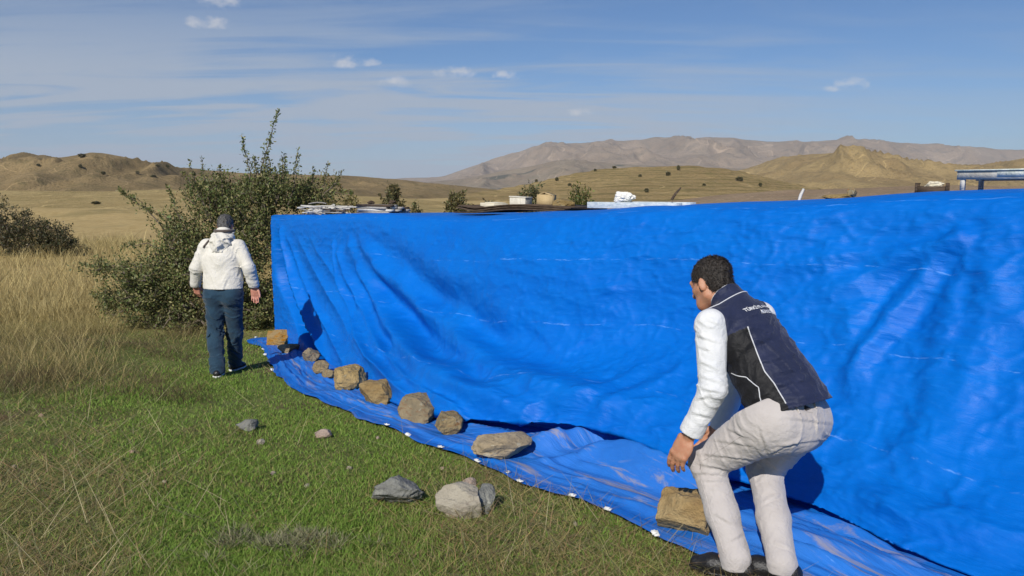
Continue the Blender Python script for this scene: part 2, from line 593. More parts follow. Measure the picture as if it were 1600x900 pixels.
def curve(s, pts):
    a = np.array(pts, float)
    # monotone-ish smooth interpolation: cubic Hermite with finite-difference slopes
    x, y = a[:, 0], a[:, 1]
    m = np.gradient(y, x)
    s = np.clip(s, x[0], x[-1])
    i = np.clip(np.searchsorted(x, s) - 1, 0, len(x) - 2)
    h = x[i + 1] - x[i]
    t = (s - x[i]) / h
    return (y[i] * (2 * t**3 - 3 * t**2 + 1) + m[i] * h * (t**3 - 2 * t**2 + t) + y[i + 1] * (-2 * t**3 + 3 * t**2) + m[i + 1] * h * (t**3 - t**2))


def z_top(s):
    return curve(s, [(-2, 1.25), (0.1, 1.27), (3.0, 1.35), (4.7, 1.38), (6.0, 1.45), (7.3, 1.52), (8.1, 1.555), (8.7, 1.59), (9.4, 1.62), (13, 1.72)])


def n_belly(s):
    return curve(s, [(-2, -0.02), (0.0, 0.0), (0.6, 0.10), (1.2, 0.22), (2.0, 0.38), (2.8, 0.58), (4.3, 1.02), (5.2, 1.32), (6.0, 1.40), (6.6, 1.31), (7.2, 1.15), (7.6, 1.12), (8.0, 1.18), (8.9, 1.16), (9.4, 1.32), (10.5, 1.45), (13, 1.5)])


def z_belly(s):
    return curve(s, [(-2, 0.02), (1.0, 0.03), (3.0, 0.03), (4.5, 0.045), (5.5, 0.075), (6.5, 0.13), (7.2, 0.19), (7.9, 0.15), (8.6, 0.09), (9.3, 0.05), (13, 0.05)])


def tuck(s):
    return curve(s, [(-2, 0.01), (1.5, 0.02), (4.0, 0.06), (5.5, 0.12), (6.5, 0.24), (7.3, 0.30), (8.2, 0.16), (9.0, 0.08), (13, 0.05)])


def n_hem(s):
    return curve(s, [(-2, 0.40), (-0.6, 0.34), (0.2, 0.42), (0.87, 0.56), (1.7, 0.88), (2.55, 1.18), (3.5, 1.49), (4.8, 1.69), (5.8, 1.81), (6.7, 1.88), (7.4, 1.90), (7.9, 1.93), (8.2, 1.96), (8.5, 2.02), (8.85, 2.05), (9.5, 2.06), (13, 2.1)])


S_N = 760
sv = np.concatenate([np.linspace(-3.0, -0.6, 40, endpoint=False), np.linspace(-0.6, 9.7, S_N - 110, endpoint=False), np.linspace(9.7, 12.6, 70)])
S_N = len(sv)
# cross-section stations (fraction of the sheet's breadth) : back, top, wall, tuck, apron
QB, QT, QW, QA = 14, 26, 190, 86
qs = np.concatenate([np.linspace(0, 1, QB, endpoint=False), np.linspace(1, 2, QT, endpoint=False), np.linspace(2, 3, QW, endpoint=False), np.linspace(3, 4, QA)])
SS, QQ = np.meshgrid(sv, qs, indexing='ij')
sc_ = np.clip(SS, 0, None)                    # past the far corner the sheet turns round the heap
zt, nb, zb, tk, nh = z_top(SS), n_belly(sc_), z_belly(sc_), tuck(sc_), n_hem(sc_)
zt = zt - 0.05 * sstep(0.15, -0.2, SS) + 0.010 * fbm(SS * 1.1, 0, 0, 3, 19)
# local ground height along the foot
FX = T0[0] + sc_ * TE[0] + nb * TN[0]
FY = T0[1] + sc_ * TE[1] + nb * TN[1]
gf = gslope(FY)
TOPD = 2.6
w01 = np.clip(QQ - 2, 0, 1)                   # down the wall
a01 = np.clip(QQ - 3, 0, 1)                   # across the apron
t01 = np.clip(QQ - 1, 0, 1)
b01 = np.clip(QQ, 0, 1)
# wall: rounded shoulder, slope, hollow, flare to the belly
wx = np.array([0, .05, .11, .2, .35, .5, .7, .85, 1.0])
wn = np.array([0, .085, .16, .225, .315, .42, .62, .85, 1.0])
wz = np.array([0, .012, .045, .135, .30, .48, .72, .885, 1.0])
tw = lambda f: np.stack([curve(f, list(zip(wx, wn))), curve(f, list(zip(wx, wz)))])
pn, pz = tw(w01.ravel())
pn, pz = pn.reshape(w01.shape), pz.reshape(w01.shape)
zbel = gf + zb
N_off = nb * pn
Z_off = zt + (zbel - zt) * pz
# tuck under the belly, then run out over the ground as an apron
an = np.where(a01 < 0.18, nb - tk * np.sin(a01 / 0.18 * np.pi / 2), nb - tk + (nh - nb + tk) * (a01 - 0.18) / 0.82)
AX = T0[0] + sc_ * TE[0] + an * TN[0]
AY = T0[1] + sc_ * TE[1] + an * TN[1]
ga = gz(AX, AY)
lift = 0.022 + 0.03 * np.clip(1 - a01, 0, 1)
az = np.where(a01 < 0.18, zbel + (ga + lift - zbel) * (1 - np.cos(a01 / 0.18 * np.pi / 2)), ga + lift)
inA = QQ > 3
N_off = np.where(inA, an, N_off)
Z_off = np.where(inA, az, Z_off)
# top and back of the heap
inT = (QQ < 2) & (QQ >= 1)
N_off = np.where(inT, -TOPD * (1 - t01) ** 1.3, N_off)
Z_off = np.where(inT, zt - 0.05 * (1 - t01) ** 2 + 0.012 * fbm(SS * 1.2, QQ * 3, 0, 3, 71) * (1 - t01) * 2, Z_off)
inB = QQ < 1
N_off = np.where(inB, -TOPD - 0.5 * (1 - b01), N_off)
Z_off = np.where(inB, gf - 0.1 + (zt - 0.05 - gf + 0.1) * b01, Z_off)

# horizontal placing, fanning round the far corner (radius grows with the offset)
ang = np.clip(-SS / 0.6, 0, 1) * math.pi / 2
back = np.clip(-SS - 0.6, 0, None)
ox = np.cos(ang) * TN[0] + np.sin(ang) * -TE[0]
oy = np.cos(ang) * TN[1] + np.sin(ang) * -TE[1]
NO = np.where(SS < 0, np.where(QQ < 2, np.maximum(N_off, -0.06) * 1.0 + np.minimum(N_off + 0.06, 0) * 0.4, N_off), N_off)
PX = T0[0] + sc_ * TE[0] + ox * NO - back * TN[0]
PY = T0[1] + sc_ * TE[1] + oy * NO - back * TN[1]
PZ = Z_off.copy()
inAl = inA & (SS < 0)
PZ = np.where(inAl, gz(PX, PY) + 0.03, PZ)
base_xyz = np.stack([PX, PY, PZ], -1)


def nrm_grid(P):
    du = np.gradient(P, axis=0)
    dv = np.gradient(P, axis=1)
    n_ = np.cross(dv, du)
    n_ /= np.linalg.norm(n_, axis=-1, keepdims=True) + 1e-9
    return n_


NRM = nrm_grid(base_xyz)
flip = np.sign(NRM[300, 200] @ np.array([TN[0], TN[1], 0.3]))
NRM *= flip
pix = proj(base_xyz)
Lw = 1.75                                      # metres of sheet down the wall
mW = (QQ >= 2) & (QQ <= 4) & (SS > -0.3)
cand = np.argwhere(mW)
cpix = pix[mW]


def to_param(pts):
    o = []
    for p in pts:
        k = np.argmin(((cpix - np.array(p)) ** 2).sum(1))
        i, j = cand[k]
        o.append((SS[i, j], QQ[i, j]))
    return np.array(o)


def seg_dist(poly):
    """distance (m along the sheet), signed side and run 0..1 to a polyline in sheet coordinates"""
    best = np.full(SS.shape, 1e9)
    side = np.zeros(SS.shape)
    run = np.zeros(SS.shape)
    A = poly * np.array([1, Lw])
    L = np.concatenate([[0], np.cumsum(np.linalg.norm(np.diff(A, axis=0), axis=1))])
    qx, qy = SS, QQ * Lw
    for k in range(len(A) - 1):
        d = A[k + 1] - A[k]
        l2 = d @ d + 1e-9
        t = np.clip(((qx - A[k, 0]) * d[0] + (qy - A[k, 1]) * d[1]) / l2, 0, 1)
        ex, ey = qx - A[k, 0] - t * d[0], qy - A[k, 1] - t * d[1]
        dist = np.hypot(ex, ey)
        m = dist < best
        best = np.where(m, dist, best)
        side = np.where(m, np.sign(d[0] * ey - d[1] * ex), side)
        run = np.where(m, (L[k] + t * math.sqrt(l2)) / L[-1], run)
    return best, side, run


def densify(pts, n=10):
    a = np.array(pts, float)
    t = np.arange(len(a))
    tt = np.linspace(0, len(a) - 1, n)
    return np.stack([curve(tt, list(zip(t, a[:, k]))) for k in (0, 1)], 1)


DISP = np.zeros(SS.shape)
folds = [  # points as seen in the place, height m, half-width m, sharpness
    ([(442, 362), (456, 420), (478, 480), (504, 545), (514, 562)], 0.045, 0.035, 1),
    ([(452, 372), (480, 445), (512, 515), (545, 568)], 0.022, 0.030, 1),
    ([(470, 378), (508, 450), (545, 520), (585, 580)], 0.016, 0.04, 1),
    ([(486, 372), (520, 430), (560, 500), (600, 560)], 0.010, 0.03, 1),
    ([(520, 382), (528, 430), (550, 495), (585, 565), (640, 622)], 0.040, 0.028, 1),
    ([(528, 395), (548, 455), (580, 520), (625, 580), (690, 628), (760, 655)], 0.045, 0.045, 1),
    ([(545, 385), (580, 465), (640, 540), (720, 600), (830, 640)], 0.035, 0.07, 0),
    ([(560, 380), (620, 450), (700, 520), (800, 580), (920, 620)], 0.022, 0.08, 0),
    ([(570, 400), (650, 480), (760, 560), (900, 620), (1000, 640)], 0.030, 0.10, 0),
    ([(640, 390), (760, 470), (900, 540), (1040, 590)], 0.026, 0.12, 0),
    ([(760, 385), (880, 440), (1000, 500), (1070, 540)], 0.020, 0.11, 0),
    ([(1300, 400), (1330, 500), (1350, 620), (1340, 740)], 0.022, 0.10, 0),
    ([(1560, 400), (1530, 520), (1480, 640), (1400, 760)], 0.024, 0.10, 0),
    ([(560, 420), (610, 520), (700, 600), (820, 652)], 0.030, 0.06, 0),
    ([(640, 490), (720, 545), (800, 597), (880, 640)], 0.007, 0.010, 1),
    ([(800, 480), (860, 540), (930, 590)], 0.006, 0.012, 1),
    ([(700, 400), (800, 420), (950, 450), (1070, 470)], 0.006, 0.012, 1),
    ([(1500, 372), (1420, 400), (1330, 440), (1240, 470)], 0.022, 0.05, 0),
    ([(1500, 372), (1450, 420), (1390, 500), (1330, 590)], 0.034, 0.045, 0),
    ([(1500, 372), (1440, 385), (1330, 400), (1210, 415)], 0.016, 0.05, 0),
    ([(1505, 372), (1490, 450), (1470, 540), (1450, 640)], 0.016, 0.05, 0),
    ([(1510, 372), (1560, 450), (1600, 520)], 0.016, 0.06, 0),
    ([(1250, 482), (1340, 486), (1440, 500), (1600, 536)], 0.007, 0.010, 1),
    ([(1270, 512), (1400, 522), (1500, 538), (1600, 556)], 0.006, 0.010, 1),
    ([(1330, 585), (1450, 600), (1600, 612)], 0.008, 0.02, 1),
    ([(1400, 690), (1480, 740), (1600, 760)], 0.012, 0.04, 0),
    ([(1250, 800), (1330, 830), (1420, 880)], 0.03, 0.05, 0),
    ([(1300, 770), (1420, 800), (1560, 830), (1640, 850)], 0.03, 0.06, 0),
    ([(900, 470), (980, 440), (1060, 430)], 0.010, 0.04, 0),
    ([(1000, 560), (920, 620), (860, 650)], 0.014, 0.06, 0),
    ([(1080, 560), (980, 620), (930, 660)], 0.012, 0.05, 0),
]
for pts, amp, wid, sharp in folds:
    amp = amp * (2.7 if pts[0][0] < 600 else 1.2)
    wid = wid * 1.1
    poly = to_param(densify(pts, 9))
    d, side, run = seg_dist(poly)
    d = d * (1 + 0.25 * vnoise(SS * 3, QQ * 5, 0, 3))
    env = np.sin(np.pi * np.clip(0.06 + 0.9 * run, 0, 1)) ** 0.6
    if sharp:
        DISP += amp * env * (np.exp(-(d / wid)) * 0.75 + 0.5 * np.exp(-(d / wid / 1.8) ** 2) - 0.25 * np.exp(-(d / wid / 4) ** 2))
    else:
        DISP += amp * env * (np.exp(-(d / wid) ** 2) - 0.45 * np.exp(-((d - 2.0 * wid) / wid) ** 2))
# the deep pleat at the far end, left of the first ridge
poly = to_param(densify(folds[0][0], 9))
d, side, run = seg_dist(poly)
ridge_s = np.interp(QQ.ravel(), poly[:, 1], poly[:, 0]).reshape(QQ.shape)
dl = ridge_s - SS
deep = sstep(0.0, 0.07, dl) * sstep(0.80, 0.36, dl) * sstep(2.15, 2.6, QQ) * sstep(3.25, 3.0, QQ) * sstep(0.06, 0.3, SS)
DISP -= 0.50 * deep
# the long sag between the two ends: hollow at mid height, full belly below
sag = sstep(1.5, 4.2, SS) * sstep(8.6, 7.0, SS)
DISP -= 0.16 * sag * np.exp(-((QQ - 2.60 - 0.04 * np.sin(SS * 1.3)) / 0.15) ** 2)
DISP += 0.07 * sag * np.exp(-((QQ - 2.88) / 0.09) ** 2)
# slack, crinkle and creases
wallm = sstep(2.02, 2.2, QQ) * sstep(3.3, 3.0, QQ)
slack = fbm(SS * 0.9, QQ * 2.6 + SS * 0.35, 0, 3, 13)
DISP += wallm * 0.019 * slack
cr1 = 1 - np.abs(fbm(SS * 2.6 + 0.6 * QQ, QQ * 9.0 + 0.8 * SS, 0, 4, 23))
cr2 = 1 - np.abs(fbm(SS * 6.0 - QQ * 2, QQ * 17.0 - SS * 1.2, 0, 3, 29))
cr3 = 1 - np.abs(fbm(SS * 4.0 - QQ * 9, QQ * 7.0 + SS * 3.2, 0, 3, 37))
near_k = 0.6 + 0.6 * sstep(4, 9, SS)
DISP += wallm * near_k * (0.012 * cr1 ** 3 + 0.0075 * cr2 ** 3 + 0.007 * cr3 ** 4)
# apron: long soft folds along the hem and gathers below the belly
apm = sstep(3.2, 3.4, QQ)
nhem_off = (nh - an)
f1 = fbm(SS * 0.45, nhem_off * 7 + 0.3 * fbm(SS * 0.8, 0, 0, 2, 3), 0, 3, 41)
f2 = 1 - np.abs(fbm(SS * 0.8 + nhem_off * 1.2, nhem_off * 12, 0, 3, 47))
DISP += np.where(inA, apm * (0.030 * np.clip(f1 + 0.15, -0.2, 1) + 0.014 * np.clip(f2, 0, 1) ** 4) * (0.25 + np.clip(nhem_off * 3.0, 0, 0.9)), 0)
# bunched swells under the belly, right of the big slab stone
for (pa, pb, amp, wid) in [((850, 703), (1000, 696), 0.15, 0.10), ((930, 716), (1090, 775), 0.15, 0.11), ((840, 720), (930, 722), 0.03, 0.05), ((980, 790), (1090, 830), 0.03, 0.05),
                           ((1180, 850), (1330, 895), 0.03, 0.05), ((520, 615), (640, 660), 0.02, 0.05), ((640, 668), (780, 725), 0.025, 0.05), ((440, 570), (470, 600), 0.03, 0.05)]:
    d, side, run = seg_dist(to_param([pa, ((pa[0] + pb[0]) / 2, (pa[1] + pb[1]) / 2), pb]))
    DISP += amp * np.exp(-(d / wid) ** 2) * np.sin(np.pi * np.clip(0.1 + 0.8 * run, 0, 1)) ** 0.5 * inA
DISP *= sstep(-2.0, -0.2, SS) * 0.8 + 0.2
# keep lying parts above the ground, ease displacement at the crest
DIR = NRM.copy()
DIR[inA] = DIR[inA] * 0.25 + np.array([0, 0, 0.8])
TP = base_xyz + DIR * (DISP * sstep(1.9, 2.12, QQ))[..., None]
# ragged hem line
hw = sstep(3.7, 4.0, QQ) * (0.03 * fbm(SS * 2.2, 0, 0, 3, 61) + 0.008 * np.sin(SS * 11))
TP[..., 0] += hw * ox
TP[..., 1] += hw * oy
gfin = gz(TP[..., 0], TP[..., 1])
TP[..., 2] = np.where(QQ > 1.0, np.maximum(TP[..., 2], gfin + 0.012), TP[..., 2])
TARP_P = TP


def tarp_material():
    m, t = new_mat('blue_tarpaulin')
    uv = t.n('ShaderNodeUVMap', uv_map='UVMap').outputs[0]
    pos = t.n('ShaderNodeNewGeometry').outputs['Position']
    s = t.n('ShaderNodeSeparateXYZ', x0=uv)
    n1 = t.noise(t.vmap(uv, (1.2, 2.4, 1)), 1.4, 5, 0.6)
    n2 = t.noise(t.vmap(uv, (3.0, 16.0, 1)), 3.0, 7, 0.68, 0.5)
    n3 = t.noise(t.vmap(uv, (10.0, 26.0, 1), (3, 1, 0), (0, 0, 0.3)), 4.0, 5, 0.7)
    colr = t.mix(n1, (0.0, 0.100, 0.475), (0.0, 0.155, 0.59))
    colr = t.mix(t.math('MULTIPLY', t.smooth(n2, 0.50, 0.75), 0.30), colr, (0.015, 0.22, 0.74))
    # faint chalky scuffs along creases
    scuff = t.math('MULTIPLY', t.smooth(n3, 0.64, 0.80), t.smooth(n1, 0.45, 0.62))
    colr = t.mix(t.math('MULTIPLY', scuff, 0.16), colr, (0.22, 0.42, 0.80))
    # packaging creases: thin pale lines square to the sheet
    for k, (ax, step, ph) in enumerate([(1, 0.41, 0.13)]):
        q = t.math('DIVIDE', t.math('ADD', s.outputs[ax], t.math('MULTIPLY', t.math('SUBTRACT', n1, 0.5), 0.10)), step)
        fr = t.math('ABSOLUTE', t.math('SUBTRACT', t.math('FRACT', t.math('ADD', q, ph)), 0.5))
        ln = t.math('MULTIPLY', t.smooth(fr, 0.012 if ax == 0 else 0.010, 0.0), t.smooth(n2, 0.47, 0.60))
        colr = t.mix(t.math('MULTIPLY', ln, 0.40), colr, (0.20, 0.40, 0.80))
    # dust and dried mud walked onto the apron
    dm = t.n('ShaderNodeAttribute', attribute_name='apron').outputs['Fac']
    d1 = t.noise(t.vmap(uv, (1.0, 5.0, 1), (0, 2, 0), (0, 0, 0.05)), 1.6, 6, 0.7, 0.7)
    d2 = t.noise(uv, 0.8, 4, 0.6)
    dust = t.math('MULTIPLY', t.smooth(d1, 0.53, 0.66), dm)
    dust = t.math('ADD', t.math('MULTIPLY', dust, 0.62), t.math('MULTIPLY', t.math('MULTIPLY', t.smooth(d2, 0.25, 0.75), dm), 0.05))
    film = t.math('MULTIPLY', dm, 0.15)
    colr = t.mix(film, colr, (0.09, 0.30, 0.74))
    colr = t.mix(dust, colr, (0.34, 0.29, 0.24))
    rg = t.math('MULTIPLY_ADD', dust, 0.3, t.math('MULTIPLY_ADD', n2, 0.20, 0.36))
    b = t.n('ShaderNodeBsdfPrincipled', i_Base_Color=colr, i_Roughness=rg)
    b.inputs['Specular IOR Level'].default_value = 0.18
    wv = t.n('ShaderNodeTexWave', wave_type='BANDS', bands_direction='Y', x0=uv, i_Scale=60.0)
    wob = t.n('ShaderNodeTexNoise', i_Vector=uv, i_Scale=2.2, i_Detail=3.0).outputs['Color']
    wuv = t.n('ShaderNodeVectorMath', operation='MULTIPLY_ADD', x0=wob, x1=(0.30, 0.16, 0.0), x2=uv).outputs[0]
    v1 = t.n('ShaderNodeTexVoronoi', feature='F1', x0=t.vmap(wuv, (1.5, 6.5, 1), (0, 0, 0), (0, 0, 0.12)), i_Scale=1.0).outputs['Distance']
    v2 = t.n('ShaderNodeTexVoronoi', feature='F1', x0=t.vmap(wuv, (3.6, 19.0, 1), (3, 5, 0), (0, 0, -0.10)), i_Scale=1.0).outputs['Distance']
    v3 = t.n('ShaderNodeTexVoronoi', feature='F1', x0=t.vmap(wuv, (16.0, 9.0, 1), (1, 2, 0), (0, 0, 0.5)), i_Scale=1.0).outputs['Distance']
    crump = t.math('ADD', t.math('MULTIPLY', v1, 0.55), t.math('ADD', t.math('MULTIPLY', v2, 0.42), t.math('MULTIPLY', v3, 0.10)))
    hgt = t.math('ADD', crump, t.math('MULTIPLY', n2, 0.45))
    bn = t.n('ShaderNodeBump', i_Height=hgt, i_Distance=0.013, i_Strength=1.0).outputs[0]
    t.set(b.inputs['Normal'], bn)
    finish(t, b)
    return m


tarp_uv = np.stack([SS, (QQ - 2) * Lw], -1).reshape(-1, 2)
TF = grid_faces(S_N, len(qs))
if flip > 0:
    TF = TF[:, ::-1]
tarp = mesh_np('tarpaulin', TP.reshape(-1, 3), TF, tarp_material(), uv=tarp_uv, attrs={'apron': (sstep(3.15, 3.35, QQ) * (0.35 + 0.65 * sstep(0.02, 0.2, nh - an))).ravel()})
tag(tarp, 'huge blue plastic tarpaulin draped over the long heap', 'tarpaulin')


def tarp_point(s, q):
    i = np.argmin(np.abs(sv - s))
    j = np.argmin(np.abs(qs - q))
    return TP[i, j].copy()


# white plastic eyelet clips along the hem, and one bare metal eyelet
M['clip'] = simple_mat('white_plastic', (0.72, 0.72, 0.70), (0.80, 0.80, 0.78), 30, 0.45)
clip_me = None
for k, (cpx, cpy) in enumerate([(402, 527), (412, 547), (414, 555), (421, 566), (425, 582), (601, 674), (637, 690), (685, 712), (741, 732), (812, 757), (887, 781), (945, 810), (1024, 848)]):
    kk = np.argmin(((pix[:, -1] - np.array([cpx, cpy])) ** 2).sum(1))
    p = TP[kk, -1]
    d3 = TP[min(kk + 3, S_N - 1), -1] - TP[kk - 3, -1]
    yaw = math.atan2(d3[1], d3[0])
    if clip_me is None:
        bg_ = Bag()
        bg_.box((0, 0, 0.004), (0.020, 0.013, 0.004))
        bg_.box((0, -0.012, 0.010), (0.014, 0.010, 0.004), rotx(0.4))
        V, F = tube([(-0.012, -0.02, 0.012), (0, -0.026, 0.015), (0.012, -0.02, 0.012)], 0.003, 5)
        bg_.add(V, F)
        o = bg_.build('eyelet_clip', M['clip'], tarp, bevel=0.002)
        clip_me = o.data
    else:
        o = bpy.data.objects.new('eyelet_clip', clip_me)
        COL.objects.link(o)
        o.parent = tarp
        mb = o.modifiers.new('bevel', 'BEVEL')
        mb.width = 0.002
    o.location = p + np.array([0, 0, 0.006])
    o.rotation_euler = (random.Random(k).uniform(-.3, .3), random.Random(k + 50).uniform(-.3, .3), yaw + random.Random(k + 9).uniform(-.5, .5))
M['eyelet'] = simple_mat('eyelet_metal', (0.6, 0.6, 0.6), (0.7, 0.7, 0.7), 30, 0.3, metallic=0.8)
k = np.argmin(((pix[:, -12:] - np.array([790, 741])) ** 2).sum(-1))
i_, j_ = np.unravel_index(k, pix[:, -12:].shape[:2])
pe = TP[i_, len(qs) - 12 + j_]
a_ = np.linspace(0, 2 * np.pi, 17)
V, F = tube(np.stack([0.014 * np.cos(a_), 0.014 * np.sin(a_), 0 * a_], 1), 0.004, 6)
o = mesh_np('eyelet', V, F, M['eyelet'], tarp)
o.location = pe + np.array([0, 0, 0.006])

# ------------------------------------------------------------------ stones
def rock_mat(name, c1, c2, c3, lichen=None):
    m, t = new_mat(name)
    rnd = t.n('ShaderNodeObjectInfo').outputs['Random']
    off = t.n('ShaderNodeCombineXYZ', x0=t.math('MULTIPLY', rnd, 37.0), x1=t.math('MULTIPLY', rnd, 91.0), x2=t.math('MULTIPLY', rnd, 13.0)).outputs[0]
    o = t.n('ShaderNodeVectorMath', operation='ADD', x0=t.n('ShaderNodeTexCoord').outputs['Object'], x1=off).outputs[0]
    n1 = t.noise(o, 7.0, 6, 0.65, 0.3)
    n2 = t.noise(o, 28.0, 6, 0.7)
    n3 = t.noise(t.vmap(o, (1, 1, 3)), 12.0, 5, 0.6, 0.6)
    colr = t.mix(t.smooth(n1, 0.35, 0.65), c1, c2)
    colr = t.mix(t.math('MULTIPLY', t.smooth(n3, 0.52, 0.68), 0.7), colr, c3)
    colr = t.mix(t.math('MULTIPLY', t.smooth(n2, 0.58, 0.75), 0.5), colr, (0.06, 0.05, 0.045))
    if lichen:
        colr = t.mix(t.math('MULTIPLY', t.smooth(t.noise(o, 15.0, 4, 0.6), 0.60, 0.66), 0.6), colr, lichen)
    hsv = t.n('ShaderNodeHueSaturation', i_Value=t.math('MULTIPLY_ADD', rnd, 0.40, 0.85), i_Saturation=t.math('MULTIPLY_ADD', t.math('FRACT', t.math('MULTIPLY', rnd, 7.3)), 0.5, 0.9), i_Color=colr)
    b = t.n('ShaderNodeBsdfPrincipled', i_Base_Color=hsv.outputs[0], i_Roughness=0.9)
    b.inputs['Specular IOR Level'].default_value = 0.2
    t.set(b.inputs['Normal'], bump(t, t.math('ADD', n1, t.math('MULTIPLY', n2, 0.8)), 0.03))
    finish(t, b)
    return m


M['tan_stone'] = rock_mat('tan_stone', (0.25, 0.195, 0.12), (0.36, 0.285, 0.18), (0.16, 0.135, 0.10), (0.40, 0.37, 0.28))
M['grey_stone'] = rock_mat('grey_stone', (0.17, 0.17, 0.155), (0.25, 0.25, 0.225), (0.12, 0.12, 0.11), (0.33, 0.33, 0.28))
M['rust_stone'] = rock_mat('rust_stone', (0.18, 0.155, 0.11), (0.28, 0.23, 0.155), (0.19, 0.10, 0.06), (0.34, 0.32, 0.26))
M['ochre_stone'] = rock_mat('ochre_stone', (0.36, 0.24, 0.13), (0.33, 0.26, 0.17), (0.34, 0.17, 0.07))
M['pale_stone'] = rock_mat('pale_stone', (0.42, 0.38, 0.30), (0.36, 0.32, 0.25), (0.24, 0.20, 0.16))
M['slab_stone'] = rock_mat('slab_stone', (0.30, 0.22, 0.125), (0.36, 0.28, 0.17), (0.24, 0.17, 0.10))
M['pink_stone'] = rock_mat('pink_stone', (0.33, 0.25, 0.20), (0.38, 0.30, 0.25), (0.22, 0.17, 0.13))

_ico = None


def ico(sub=5):
    global _ico
    if _ico is None:
        import bmesh
        bm = bmesh.new()
        bmesh.ops.create_icosphere(bm, subdivisions=sub, radius=1.0)
        _ico = (np.array([v.co[:] for v in bm.verts]), np.array([[v.index for v in f.verts] for f in bm.faces]))
        bm.free()
    return _ico


def rock(name, loc, size, mat, label, seed, cuts=9, rz=0.0, tilt=(0, 0), blocky=0.0, rough=0.05, parent=None, group=None, sink=0.17):
    """a broken stone: a ball cut by random planes, then roughened; size = full extents"""
    r = np.random.default_rng(seed)
    V, F = ico()
    V = V.copy()
    if blocky:
        p = 2 + blocky * 8
        V = V / (np.abs(V) ** p).sum(1, keepdims=True) ** (1 / p)
    for k in range(cuts):
        d = r.normal(size=3)
        d /= np.linalg.norm(d)
        h = r.uniform(0.55, 0.85) * (1 + 0.35 * blocky)
        q = V @ d
        V = V - np.clip(q - h, 0, None)[:, None] * d
    rr = fbm(V[:, 0] * 1.8 + seed, V[:, 1] * 1.8, V[:, 2] * 1.8, 6, seed, 0.6)
    r2 = 1 - np.abs(fbm(V[:, 0] * 2.5 + seed, V[:, 1] * 2.5, V[:, 2] * 4.0, 3, seed + 4))
    V = V * (1 + 1.3 * rough * rr + rough * 1.0 * (r2 - 0.6))[:, None]
    V = V / (V.max(0) - V.min(0))
    V = (V - (V.max(0) + V.min(0)) / 2) * np.asarray(size)
    V = V @ (rotz(rz) @ rotx(tilt[0]) @ roty(tilt[1])).T
    V[:, 2] -= V[:, 2].min()
    o = mesh_np(name, V, F, mat, parent, smooth=True)
    m = o.modifiers.new('edge', 'EDGE_SPLIT')
    m.split_angle = math.radians(28)
    o.location = (float(loc[0]), float(loc[1]), float(loc[2]) - sink * size[2])
    if label:
        tag(o, label, 'stone', group)
    return o


def on_apron(px, py):
    """where the sheet of the apron (or wall foot) is seen at this spot"""
    j0 = np.searchsorted(qs, 3.15)
    pp = proj(TP[:, j0:])
    k = np.argmin(((pp - np.array([px, py])) ** 2).sum(-1))
    i, j = np.unravel_index(k, pp.shape[:2])
    return TP[i, j0 + j]


SG = 'stones weighing down the tarpaulin hem'


def apron_rock(cx, by, wpx, hpx, depth, mat, label, seed, **kw):
    p = on_apron(cx, by - 2)
    sc = (p[1] * math.cos(PITCH) + (CAM_H - p[2]) * math.sin(PITCH)) / FPX
    hgt = hpx * sc * 0.92
    loc = p + np.array([0, depth * 0.42, 0.0])
    return rock('stone', loc, (wpx * sc * 1.02, depth, hgt), mat, label, seed, group=SG, **kw)


apron_rock(434, 541, 42, 30, 0.30, M['ochre_stone'], 'squarish orange brown stone at the far corner of the tarpaulin', 11, blocky=0.5, cuts=6)
apron_rock(448, 554, 34, 17, 0.22, M['tan_stone'], 'flat brown stone lying against the orange stone at the far corner', 12, blocky=0.4, rz=0.2)
apron_rock(484, 567, 27, 27, 0.24, M['rust_stone'], 'small upright grey stone at the foot of the far pleat', 13)
apron_rock(498, 586, 26, 22, 0.22, M['tan_stone'], 'small flat tan stone, third along the hem from the far corner', 14, cuts=7)
apron_rock(512, 592, 26, 15, 0.20, M['rust_stone'], 'thin dark reddish stone wedged beside the grey tan slab', 15)
apron_rock(543, 612, 50, 46, 0.34, M['tan_stone'], 'tall rounded grey tan stone between the small stones and the tan slab', 16, cuts=8)
apron_rock(588, 633, 60, 42, 0.30, M['slab_stone'], 'angular tan slab leaning on the tarpaulin, pale left edge', 17, blocky=0.3, rz=-0.3)
apron_rock(651, 662, 64, 49, 0.34, M['rust_stone'], 'round mottled grey brown stone with a dark stain', 18, cuts=12, rough=0.07)
apron_rock(699, 682, 47, 40, 0.26, M['rust_stone'], 'rounded grey stone with a rusty right side', 19, cuts=12)
apron_rock(783, 722, 96, 46, 0.40, M['tan_stone'], 'large flat grey tan boulder pressing on the hem', 20, cuts=8, rough=0.04)
apron_rock(1078, 838, 86, 82, 0.24, M['slab_stone'], 'thick tan block beside the crouching man', 21, blocky=0.75, cuts=4, rz=-0.45, tilt=(0.0, 0.03), rough=0.04)


def grass_rock(cx, by, wpx, hpx, depth, mat, label, seed, **kw):
    p = G(cx, by - 3)
    sc = (p[1] * math.cos(PITCH) + (CAM_H - p[2]) * math.sin(PITCH)) / FPX
    return rock('stone', p + np.array([0, depth * 0.42, 0]), (wpx * sc, depth, hpx * sc * 0.98), mat, label, seed, **kw)


